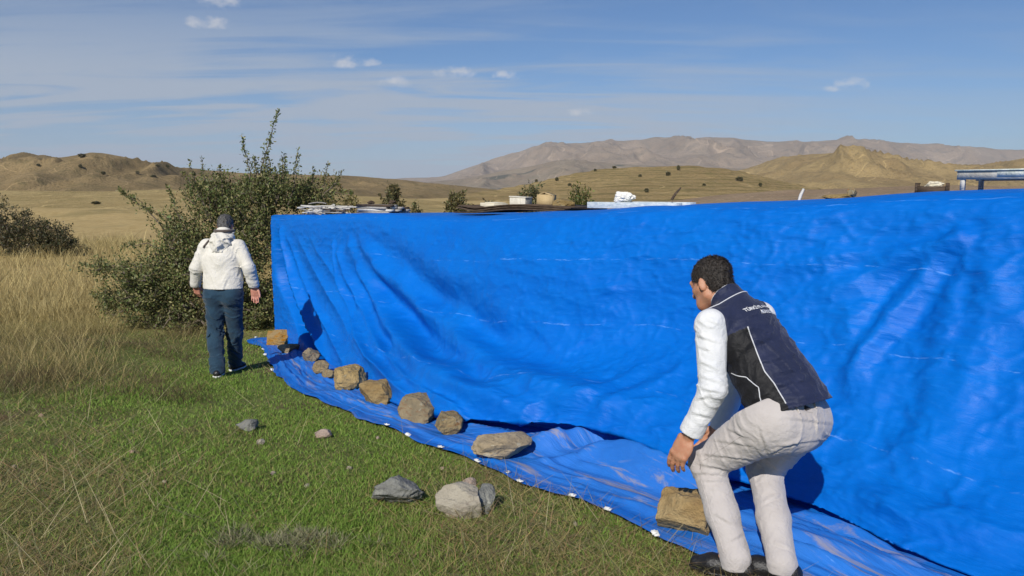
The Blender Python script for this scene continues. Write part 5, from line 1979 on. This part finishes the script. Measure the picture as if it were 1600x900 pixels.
# hair: close-cropped cap with a ragged outline
f = Field(n_['head'] - 0.2, n_['head'] + 0.22, 0.0045)
c = n_['head'] + hu * 0.005
R = np.stack([hl, fd, hu], 1)
f.ell(c - fd * 0.014 + hu * 0.036, (0.079, 0.098, 0.088), R, 0.0)
f.ell(c - fd * 0.045 - hu * 0.030, (0.066, 0.058, 0.062), R, 0.02)
f.cut(c + fd * 0.058 + hu * 0.02, fd * 0.95 - hu * 0.45)
f.cut_near(c + fd * 0.03 - hu * 0.045, fd * 0.75 - hu * 0.65, 0.2)
f.relief(lambda P: 0.0035 * fbm(P[:, 0] * 70, P[:, 1] * 70, P[:, 2] * 45, 3, 5) + 0.003 * vnoise(P[:, 0] * 190, P[:, 1] * 190, P[:, 2] * 120, 6))
adopt(f.hair('hair', M['hair_dark'], 6500, 0.010, -hu * 0.55 - fd * 0.35), person)

# shirt: sleeves and collar
f = Field(LO, HI, 0.0048)
f.cap(n_['ls'] + lft * 0.0, n_['le'], 0.068, 0.057, 0.02)
f.cap(n_['le'], n_['lw'] + (n_['le'] - n_['lw']) * 0.05, 0.057, 0.048, 0.03)
f.cap(n_['rs'] - lft * 0.0, n_['re'], 0.074, 0.064, 0.02)
f.cap(n_['re'], n_['rw'], 0.064, 0.047, 0.03)
f.cap(n_['ls'], n_['rs'], 0.05, 0.05, 0.03)
f.cap(n_['c7'] - tup * 0.03, n_['neck'], 0.072, 0.070, 0.015)
f.relief(creases(n_['ls'], n_['le'], 20, 0.006, 0.35, 3))
f.relief(creases(n_['le'], n_['lw'], 20, 0.006, 0.35, 4))
folds_seen(f, [((1088, 528), (1121, 538)), ((1086, 566), (1122, 580)), ((1092, 590), (1128, 602)), ((1086, 609), (1127, 616)), ((1100, 500), (1124, 510)), ((1080, 648), (1112, 655)), ((1090, 545), (1112, 552)), ((1084, 628), (1110, 622))], 0.0045, 0.006)
f.relief(creases(n_['rs'], n_['re'], 20, 0.010, 0.25, 5))
dl_ = unit(n_['lw'] - n_['le'])
f.cap(n_['lw'] - dl_ * 0.055, n_['lw'] - dl_ * 0.012, 0.053, 0.052, 0.004)
f.cut_near(n_['lw'] - dl_ * 0.006, dl_, 0.10)
dr_ = unit(n_['rw'] - n_['re'])
f.cut_near(n_['rw'] - dr_ * 0.006, dr_, 0.10)
f.cut_near(n_['neck'] + unit(n_['head'] - n_['c7']) * 0.0, unit(n_['neck'] - n_['c7']), 0.14)
adopt(f.mesh('shirt', M['white_shirt'], None, 1), person)

# vest
f = Field(LO, HI, 0.0055)
f.cap(n_['pel'] - tup * 0.05 + bck * 0.02 - lft * 0.01, n_['waist'] + bck * 0.005, 0.205, 0.184, 0.03, 0.80, fwd)
f.cap(n_['waist'], n_['chest'] + bck * 0.01, 0.182, 0.176, 0.04, 0.76, fwd)
f.cap(n_['chest'] + bck * 0.01, n_['c7'] - tup * 0.055, 0.176, 0.118, 0.04, 0.74, fwd)
f.cap(n_['ls'] - lft * 0.035 + tup * 0.005, n_['rs'] + lft * 0.035 + tup * 0.005, 0.070, 0.070, 0.04)
f.cap(n_['c7'] - tup * 0.03, n_['neck'] - unit(n_['neck'] - n_['c7']) * 0.004, 0.080, 0.077, 0.015)
f.relief(creases(n_['pel'], n_['c7'], 9, 0.012, 0.20, 14))
f.relief(lambda P: -0.008 * ((1 - np.abs(fbm((P - n_['pel']) @ tup * 11 + (P @ lft) * 5, P @ lft * 3.0, P @ fwd * 3.0, 2, 33))) ** 4 - 0.3))
folds_seen(f, [((1195, 570), (1253, 556)), ((1199, 612), (1268, 594)), ((1175, 545), (1216, 528)), ((1205, 632), (1290, 622)), ((1160, 510), (1178, 530)), ((1215, 590), (1285, 572))], 0.007, 0.009)
hem_n = unit(-tup * 0.75 + np.array([0, 0, -0.35]))
f.cut(n_['pel'] + tup * 0.000, hem_n)
f.cut_near(n_['neck'] - unit(n_['neck'] - n_['c7']) * 0.006, unit(n_['neck'] - n_['c7']), 0.13)
f.cut_near(n_['ls'] - lft * 0.010, lft, 0.105)
f.cut_near(n_['rs'] + lft * 0.010, -lft, 0.105)
VEST = f
V, Q = f.surface()
cen = V[Q].mean(1)
axis_p = lambda tau: n_['pel'] + tup * tau
tau = (cen - n_['pel']) @ tup
rel = cen - n_['pel'] - tau[:, None] * tup
phi = np.degrees(np.arctan2(rel @ bck, rel @ lft))      # 0 = left side, 90 = back
phiR = np.degrees(np.arctan2(rel @ bck, -(rel @ lft)))


def seam(tau_):
    return np.interp(tau_, [0.0, 0.10, 0.16, 0.24, 0.34, 0.45], [36, 34, 30, 32, 36, 42])


mL = (phi < seam(tau)) & (phi > -75) & (tau < 0.36)
mR = (phiR < seam(tau)) & (phiR > -75) & (tau < 0.36)
for _ in range(1):
    S = np.zeros_like(V); cn = np.zeros(len(V))
    for a in range(4):
        b = (a + 1) % 4
        np.add.at(S, Q[:, a], V[Q[:, b]]); np.add.at(S, Q[:, b], V[Q[:, a]])
        np.add.at(cn, Q[:, a], 1); np.add.at(cn, Q[:, b], 1)
    V = V * 0.5 + 0.5 * S / np.maximum(cn, 1)[:, None]


def sub_mesh(name, mask, mat, parent):
    q = Q[mask]
    u_, inv = np.unique(q, return_inverse=True)
    return mesh_np(name, V[u_], inv.reshape(q.shape), mat, parent, smooth=True)


vest = adopt(sub_mesh('vest', ~(mL | mR), M['navy'], None), person)
adopt(sub_mesh('side_panel', mL, M['black_cloth'], None), vest)['label'] = 'black side panel of the vest'
adopt(sub_mesh('side_panel', mR, M['black_cloth'], None), vest)


def seam_curve(taus, phis):
    P, Dn = [], []
    for t_, ph in zip(taus, phis):
        dirn = lft * math.cos(math.radians(ph)) + bck * math.sin(math.radians(ph))
        P.append(axis_p(t_) + dirn * 0.40)
        Dn.append(-dirn)
    H_, ok = VEST.cast(np.array(P), np.array(Dn))
    return H_[ok]


def piping(pts, r=0.0028):
    V_, F_ = tube(pts, r, 6)
    return adopt(mesh_np('piping', V_, F_, M['piping'], None), vest)


tt_ = np.linspace(0.005, 0.36, 50)
piping(seam_curve(tt_, seam(tt_)))
tt_ = np.linspace(0.05, 0.22, 26)
piping(seam_curve(tt_, np.interp(tt_, [0.05, 0.11, 0.17, 0.22], [8, 14, 4, -22])), 0.0024)
# collar piping round the neck
an_ = np.radians(np.linspace(-10, 190, 34))
nk = unit(n_['neck'] - n_['c7'])
Pc = [n_['c7'] + nk * 0.004 + (lft * math.cos(a) + unit(bck - nk * (bck @ nk)) * math.sin(a)) * 0.25 for a in an_]
Dc = [-(lft * math.cos(a) + unit(bck - nk * (bck @ nk)) * math.sin(a)) for a in an_]
Hc, ok = VEST.cast(np.array(Pc), np.array(Dc))
piping(Hc[ok], 0.0026)


# lettering printed on the back
def lettering(text, size, org_tau, shift):
    cu = bpy.data.curves.new('lettering', 'FONT')
    cu.body = text
    cu.size = size
    cu.align_x = 'CENTER'
    cu.offset = 0.0006
    to = bpy.data.objects.new('lettering', cu)
    COL.objects.link(to)
    dg = bpy.context.evaluated_depsgraph_get()
    me = to.evaluated_get(dg).to_mesh()
    import bmesh
    bm = bmesh.new()
    bm.from_mesh(me)
    bmesh.ops.triangulate(bm, faces=bm.faces)
    bmesh.ops.subdivide_edges(bm, edges=[e_ for e_ in bm.edges if e_.calc_length() > size * 0.4], cuts=1)
    bmesh.ops.triangulate(bm, faces=bm.faces)
    Vt = np.array([v.co[:] for v in bm.verts])
    Ft = np.array([[v.index for v in fc.verts] for fc in bm.faces])
    bm.free()
    bpy.data.objects.remove(to)
    o_ = axis_p(org_tau) + bck * 0.35
    P = o_ + (-lft) * (Vt[:, 0] + shift)[:, None] + tup * Vt[:, 1][:, None]
    Hh, ok_ = VEST.cast(P, np.repeat(fwd[None], len(P), 0), n=90)
    Hh = Hh + bck * 0.0026
    keep_ = ok_[Ft].all(1)
    return tag(adopt(mesh_np('lettering', Hh, Ft[keep_], M['print'], None, smooth=False), vest), kind='stuff')


lettering('TÜRKİYE ARI YETİŞTİRİCİLERİ', 0.0235, 0.432, 0.075)
lettering('MERKEZ BİRLİĞİ', 0.0235, 0.404, 0.062)

# trousers
f = Field(LO, HI, 0.0048)
f.cap(n_['lh'] + tup * 0.02, n_['rh'] + tup * 0.02, 0.128, 0.128, 0.03)
f.cap(n_['pel'] + tup * 0.03, n_['pel'] - tup * 0.03, 0.165, 0.165, 0.04, 0.80, fwd)
bt = unit(bck - np.array([0, 0, 0.15]))
f.ell(n_['lh'] + bck * 0.045 - lft * 0.005, (0.105, 0.10, 0.12), np.stack([lft, bck, tup], 1), 0.04)
f.ell(n_['rh'] + bck * 0.045 + lft * 0.005, (0.105, 0.10, 0.12), np.stack([lft, bck, tup], 1), 0.04)
for s_ in 'lr':
    f.cap(n_[s_ + 'h'], n_[s_ + 'k'], 0.118, 0.076, 0.04)
    f.cap(n_[s_ + 'k'], n_[s_ + 'k'] * 0.45 + n_[s_ + 'a'] * 0.55, 0.074, 0.068, 0.03)
    f.cap(n_[s_ + 'k'] * 0.45 + n_[s_ + 'a'] * 0.55, n_[s_ + 'a'] + np.array([0, 0, 0.0]), 0.067, 0.061, 0.03)
    f.cap(n_[s_ + 'a'] + np.array([0, 0, 0.0]), n_[s_ + 'a'] - np.array([0, 0, 0.10]), 0.061, 0.063, 0.01)
for s_, sd_ in (('l', 51), ('r', 57)):
    f.relief(creases(n_[s_ + 'h'], n_[s_ + 'k'], 24, 0.0055, 0.16, sd_))
    f.relief(creases(n_[s_ + 'k'], n_[s_ + 'a'], 19, 0.0042, 0.30, sd_ + 2, where=lambda t: 0.5 + 0.9 * np.exp(-(t / 0.2) ** 2) + 0.5 * sstep(0.7, 1.0, t)))
f.relief(creases(n_['lh'] + bck * 0.05, n_['rh'] + bck * 0.05, 10, 0.006, 0.4, 63))
folds_seen(f, [((1184, 667), (1197, 710)), ((1088, 712), (1193, 721)), ((1088, 728), (1165, 739)), ((1082, 741), (1134, 746)), ((1092, 754), (1138, 754)), ((1197, 713), (1259, 686)), ((1110, 690), (1180, 700)), ((1130, 670), (1175, 690)),
               ((1115, 806), (1150, 826)), ((1140, 850), (1168, 834)), ((1190, 790), (1222, 776)), ((1206, 850), (1238, 862)), ((1210, 700), (1280, 690)), ((1225, 655), (1300, 665)), ((1270, 650), (1280, 690))], 0.0048, 0.006)
f.cut(n_['pel'] + tup * 0.055, tup)
f.cut(n_['la'] - np.array([0, 0, 0.038]), (0.06, 0.0, -1))
TRO = f
trousers = adopt(f.mesh('trousers', M['beige_chino'], None, 1), person)
# outer side seams of the trouser legs
for s_, sg in (('l', 1), ('r', -1)):
    P_, D_ = [], []
    for a_, b_ in ((n_[s_ + 'h'], n_[s_ + 'k']), (n_[s_ + 'k'], n_[s_ + 'a'])):
        for q_ in np.linspace(0.12, 0.9, 14):
            P_.append(a_ + (b_ - a_) * q_ + lft * sg * 0.3)
            D_.append(-lft * sg)
    Hh, ok_ = TRO.cast(np.array(P_), np.array(D_), n=90)
    V_, F_ = tube(Hh[ok_], 0.0020, 5)
    adopt(mesh_np('side_seam', V_, F_, M['beige_chino'], None), trousers)
# back pocket: stitched flap edge and a small dark wedge painted as the shade in its gap, belt loops
def on_trousers(tau_, ph):
    dirn = lft * math.cos(math.radians(ph)) + bck * math.sin(math.radians(ph))
    Hh, ok_ = TRO.cast((axis_p(tau_) + dirn * 0.42)[None], -dirn[None])
    return Hh[0], dirn


seamP = np.array([on_trousers(t_, p_)[0] for t_, p_ in [(-0.035, 52), (-0.045, 60), (-0.055, 68), (-0.062, 76)]])
V_, F_ = tube(seamP, 0.0022, 5)
adopt(mesh_np('pocket_seam', V_, F_, M['beige_chino'], None), trousers)
pc, dn = on_trousers(-0.038, 66)
b = Bag()
e1 = unit(np.cross(dn, tup)); e2 = np.cross(e1, dn)
tri = np.array([[-0.022, -0.006, 0.001], [0.022, -0.012, 0.001], [0.0, 0.014, 0.003], [-0.022, -0.006, -0.004], [0.022, -0.012, -0.004], [0.0, 0.014, -0.004]])
Vt = pc + tri[:, 0:1] * e1 + tri[:, 1:2] * e2 + tri[:, 2:3] * dn
adopt(mesh_np('pocket_gap_shade', Vt, np.array([[0, 1, 2], [5, 4, 3], [0, 3, 4], [0, 4, 1], [1, 4, 5], [1, 5, 2], [2, 5, 3], [2, 3, 0]]), M['pocket_dark'], None, smooth=False), trousers)
for ph in (48, 90):
    p1, dn = on_trousers(-0.002, ph)
    p2, _ = on_trousers(-0.05, ph)
    V_, F_ = tube([p1 + dn * 0.002, (p1 + p2) / 2 + dn * 0.006, p2 + dn * 0.001], 0.0045, 6)
    adopt(mesh_np('belt_loop', V_, F_, M['beige_chino'], None), trousers)
for s_ in 'lr':
    a = n_[s_ + 'a']
    o = shoe('shoe', a, (-0.80, 0.45, 0), float(gz(a[0], a[1])) + (0.012 if s_ == 'l' else 0.02), None, M['shoe_black'], M['shoe_black'])
    adopt(o, person)

# ---- the man in the white jacket walking away
FM = dict(
    la=(-3.138, 8.364, -0.276), ra=(-3.134, 8.883, -0.312), lk=(-3.235, 8.600, 0.061), rk=(-3.063, 8.720, 0.072), lh=(-3.228, 8.623, 0.481), rh=(-3.045, 8.623, 0.481), pel=(-3.135, 8.623, 0.530),
    chest=(-3.145, 8.673, 0.875), c7=(-3.152, 8.743, 1.118), neck=(-3.156, 8.783, 1.172), head=(-3.160, 8.835, 1.232), ls=(-3.325, 8.683, 1.024), rs=(-2.960, 8.683, 1.017), le=(-3.425, 8.643, 0.787), re=(-2.850, 8.623, 0.788),
    lw=(-3.475, 8.723, 0.580), rw=(-2.822, 8.703, 0.570), lt=(-3.465, 8.783, 0.417), rt=(-2.822, 8.723, 0.383))
n_ = {k: np.array(v) for k, v in FM.items()}
walker = empty('person', (-3.14, 8.6, float(gslope(8.6))))
tag(walker, 'man in a white hooded jacket and jeans walking away past the bush', 'person')
LO, HI = np.array([-3.80, 8.10, -0.46]), np.array([-2.55, 9.25, 1.48])
fwd = np.array([0.0, 1.0, 0.0]); lft = np.array([-1.0, 0, 0]); tup = unit(n_['c7'] - n_['pel']); bck = -unit(np.cross(lft, tup))
fw2 = -bck
f = Field(LO, HI, 0.0075)
f.cap(n_['pel'], n_['chest'], 0.135, 0.15, 0.03, 0.72, fw2)
f.cap(n_['chest'], n_['c7'] - tup * 0.04, 0.15, 0.10, 0.03, 0.72, fw2)
f.cap(n_['ls'], n_['rs'], 0.055, 0.055, 0.03)
for s_ in 'lr':
    f.cap(n_[s_ + 's'], n_[s_ + 'e'], 0.05, 0.042, 0.02)
    f.cap(n_[s_ + 'e'], n_[s_ + 'w'], 0.042, 0.031, 0.02)
    f.cap(n_[s_ + 'h'], n_[s_ + 'k'], 0.085, 0.058, 0.02)
    f.cap(n_[s_ + 'k'], n_[s_ + 'a'], 0.055, 0.038, 0.02)
    f.cap(n_[s_ + 'a'], n_[s_ + 'a'] + np.array([0, 0.13, -0.05]), 0.036, 0.028, 0.02)
    hd = unit(n_[s_ + 't'] - n_[s_ + 'w'])
    sg = -1 if s_ == 'l' else 1
    hand_sdf(f, n_[s_ + 'w'], hd, np.array([sg * 0.35 if s_ == 'l' else -0.2, -0.9 if s_ == 'l' else 0.9, 0.0]), np.array([-sg * 1.0 if s_ == 'l' else 1.0, 0.3, 0]), s=1.12, curl=0.35)
fd = unit(np.array([-0.05, 0.88, -0.45]))
hu = unit(np.array([0, 0.45, 0.88]))
hu = unit(hu - fd * (hu @ fd))
hl = np.cross(hu, fd)
head_sdf(f, n_['head'], fd, hu, hl, n_['c7'])
adopt(f.mesh('body', M['skin2'], None, 1), walker)
f = Field(n_['head'] - 0.2, n_['head'] + 0.22, 0.006)
c = n_['head']
R = np.stack([hl, fd, hu], 1)
f.ell(c - fd * 0.012 + hu * 0.034, (0.082, 0.101, 0.091), R, 0.0)
f.ell(c - fd * 0.045 - hu * 0.032, (0.066, 0.056, 0.062), R, 0.02)
f.cut(c + fd * 0.06 + hu * 0.02, fd * 0.95 - hu * 0.45)
f.cut_near(c + fd * 0.03 - hu * 0.05, fd * 0.75 - hu * 0.65, 0.2)
f.relief(lambda P: 0.007 * fbm(P[:, 0] * 60, P[:, 1] * 60, P[:, 2] * 40, 3, 5))
adopt(f.hair('hair', M['hair_grey'], 3000, 0.011, -hu * 0.55 - fd * 0.35), walker)
# jacket
f = Field(LO, HI, 0.0075)
f.cap(n_['pel'] - tup * 0.02, n_['chest'], 0.212, 0.202, 0.03, 0.68, fw2)
f.cap(n_['chest'], n_['c7'] - tup * 0.09, 0.202, 0.115, 0.05, 0.70, fw2)
f.cap(n_['ls'] - lft * 0.03, n_['rs'] + lft * 0.03, 0.070, 0.070, 0.05)
f.cap(n_['c7'] - tup * 0.03, n_['neck'], 0.088, 0.085, 0.02)
for s_ in 'lr':
    f.cap(n_[s_ + 's'], n_[s_ + 'e'], 0.070, 0.066, 0.03)
    f.cap(n_[s_ + 'e'], n_[s_ + 'w'], 0.066, 0.056, 0.03)
    f.relief(creases(n_[s_ + 's'], n_[s_ + 'e'], 18, 0.011, 0.20, 71 + ord(s_)))
    f.relief(creases(n_[s_ + 'e'], n_[s_ + 'w'], 19, 0.011, 0.20, 72 + ord(s_)))
f.relief(creases(n_['pel'], n_['c7'], 9, 0.016, 0.25, 78, where=lambda t: 1 - 0.5 * t))
for s_ in 'lr':
    dd_ = unit(n_[s_ + 'w'] - n_[s_ + 'e'])
    f.cap(n_[s_ + 'w'] - dd_ * 0.03, n_[s_ + 'w'], 0.058, 0.052, 0.01)
    f.cut_near(n_[s_ + 'w'] + dd_ * 0.004, dd_, 0.10)
f.cut(n_['pel'] + np.array([0, 0, 0.03]), (0, 0.0, -1))
f.cut_near(n_['neck'] + np.array([0, 0, 0.006]), unit(n_['neck'] - n_['c7']), 0.15)
JK = f
jacket = adopt(f.mesh('jacket', M['cream_jacket'], None, 1), walker)
# hood lying on the back: a flattened sack with folds
f = Field(LO, HI, 0.0075)
hc = n_['c7'] - tup * 0.085 + bck * 0.125
Rh = np.stack([lft, bck, tup], 1)
f.ell(hc, (0.118, 0.046, 0.125), Rh, 0.02)
f.ell(hc + bck * 0.02 - tup * 0.02, (0.062, 0.055, 0.075), Rh, 0.02)
f.cap(n_['c7'] + lft * 0.085 + fw2 * 0.02, hc + lft * 0.06 + tup * 0.02, 0.042, 0.035, 0.03)
f.cap(n_['c7'] - lft * 0.085 + fw2 * 0.02, hc - lft * 0.06 + tup * 0.02, 0.042, 0.035, 0.03)
f.relief(lambda P: -0.030 * ((1 - np.abs(fbm(P[:, 0] * 9, P[:, 1] * 5, P[:, 2] * 10, 3, 84))) ** 3 - 0.35), 0.04)
adopt(f.mesh('hood', M['cream_jacket'], None, 1), jacket)
# scarf-like collar and bag strap
an_ = np.radians(np.linspace(-20, 200, 26))
Pn = np.array([n_['c7'] + np.array([0, 0.035, 0.062]) + lft * math.cos(a) * 0.096 + bck * math.sin(a) * 0.100 - np.array([0, 0, 0.022]) * math.sin(a) for a in an_])
V_, F_ = tube(Pn, 0.017, 8)
adopt(mesh_np('collar', V_, F_, M['strap'], None), jacket)
St = []
for tq in np.linspace(0, 1, 24):
    q0 = n_['c7'] + lft * (0.09 + 0.085 * tq) + bck * 0.5 - tup * (0.02 + 0.12 * tq)
    St.append(q0)
Hs, ok = JK.cast(np.array(St), np.repeat(fw2[None], len(St), 0), n=90)
Hs = Hs[ok]
V_, F_ = tube(Hs + bck * 0.004, 0.010, 6)
adopt(mesh_np('shoulder_strap', V_, F_, M['strap'], None), jacket)
# jeans
f = Field(LO, HI, 0.0075)
f.cap(n_['lh'] + np.array([0.01, 0, 0.02]), n_['rh'] + np.array([-0.01, 0, 0.02]), 0.135, 0.135, 0.03, 0.9, fwd)
for s_ in 'lr':
    f.ell(n_[s_ + 'h'] + bck * 0.035, (0.10, 0.10, 0.12), np.stack([lft, bck, tup], 1), 0.03)
    f.cap(n_[s_ + 'h'], n_[s_ + 'k'], 0.110, 0.082, 0.03)
    f.cap(n_[s_ + 'k'], n_[s_ + 'a'] - np.array([0, 0, 0.04]), 0.082, 0.072, 0.03)
    f.relief(creases(n_[s_ + 'h'], n_[s_ + 'k'], 13, 0.014, 0.3, 91 + ord(s_)))
    f.relief(creases(n_[s_ + 'k'], n_[s_ + 'a'], 14, 0.018, 0.3, 93 + ord(s_)))
f.cut(n_['pel'] + np.array([0, 0, 0.10]), (0, 0, 1))
f.cut_near(n_['la'] - np.array([0, 0, 0.045]), (0, 0, -1), 0.2)
f.cut_near(n_['ra'] - np.array([0, 0, 0.045]), (0, 0, -1), 0.2)
adopt(f.mesh('jeans', M['jeans'], None, 1), walker)
for s_ in 'lr':
    a = n_[s_ + 'a']
    o = shoe('shoe', a, (-0.15 if s_ == 'l' else 0.25, 1.0, 0), float(gz(a[0], a[1])) + 0.004, None, M['shoe_black'], M['shoe_sole'])
    adopt(o, walker)

# ------------------------------------------------------------------ the air between us and the mountains
m, t = new_mat('air')
pv = t.n('ShaderNodeVolumePrincipled')
pv.inputs['Color'].default_value = (0.80, 0.88, 1.0, 1)
pv.inputs['Density'].default_value = 0.00008
pv.inputs['Anisotropy'].default_value = 0.0
t.n('ShaderNodeOutputMaterial', x1=pv.outputs[0])
b = Bag()
b.box((0, 0, 205), (9600, 9600, 225))
haze = b.build('haze', m)
tag(haze, 'thin blue grey haze in the air', kind='stuff')
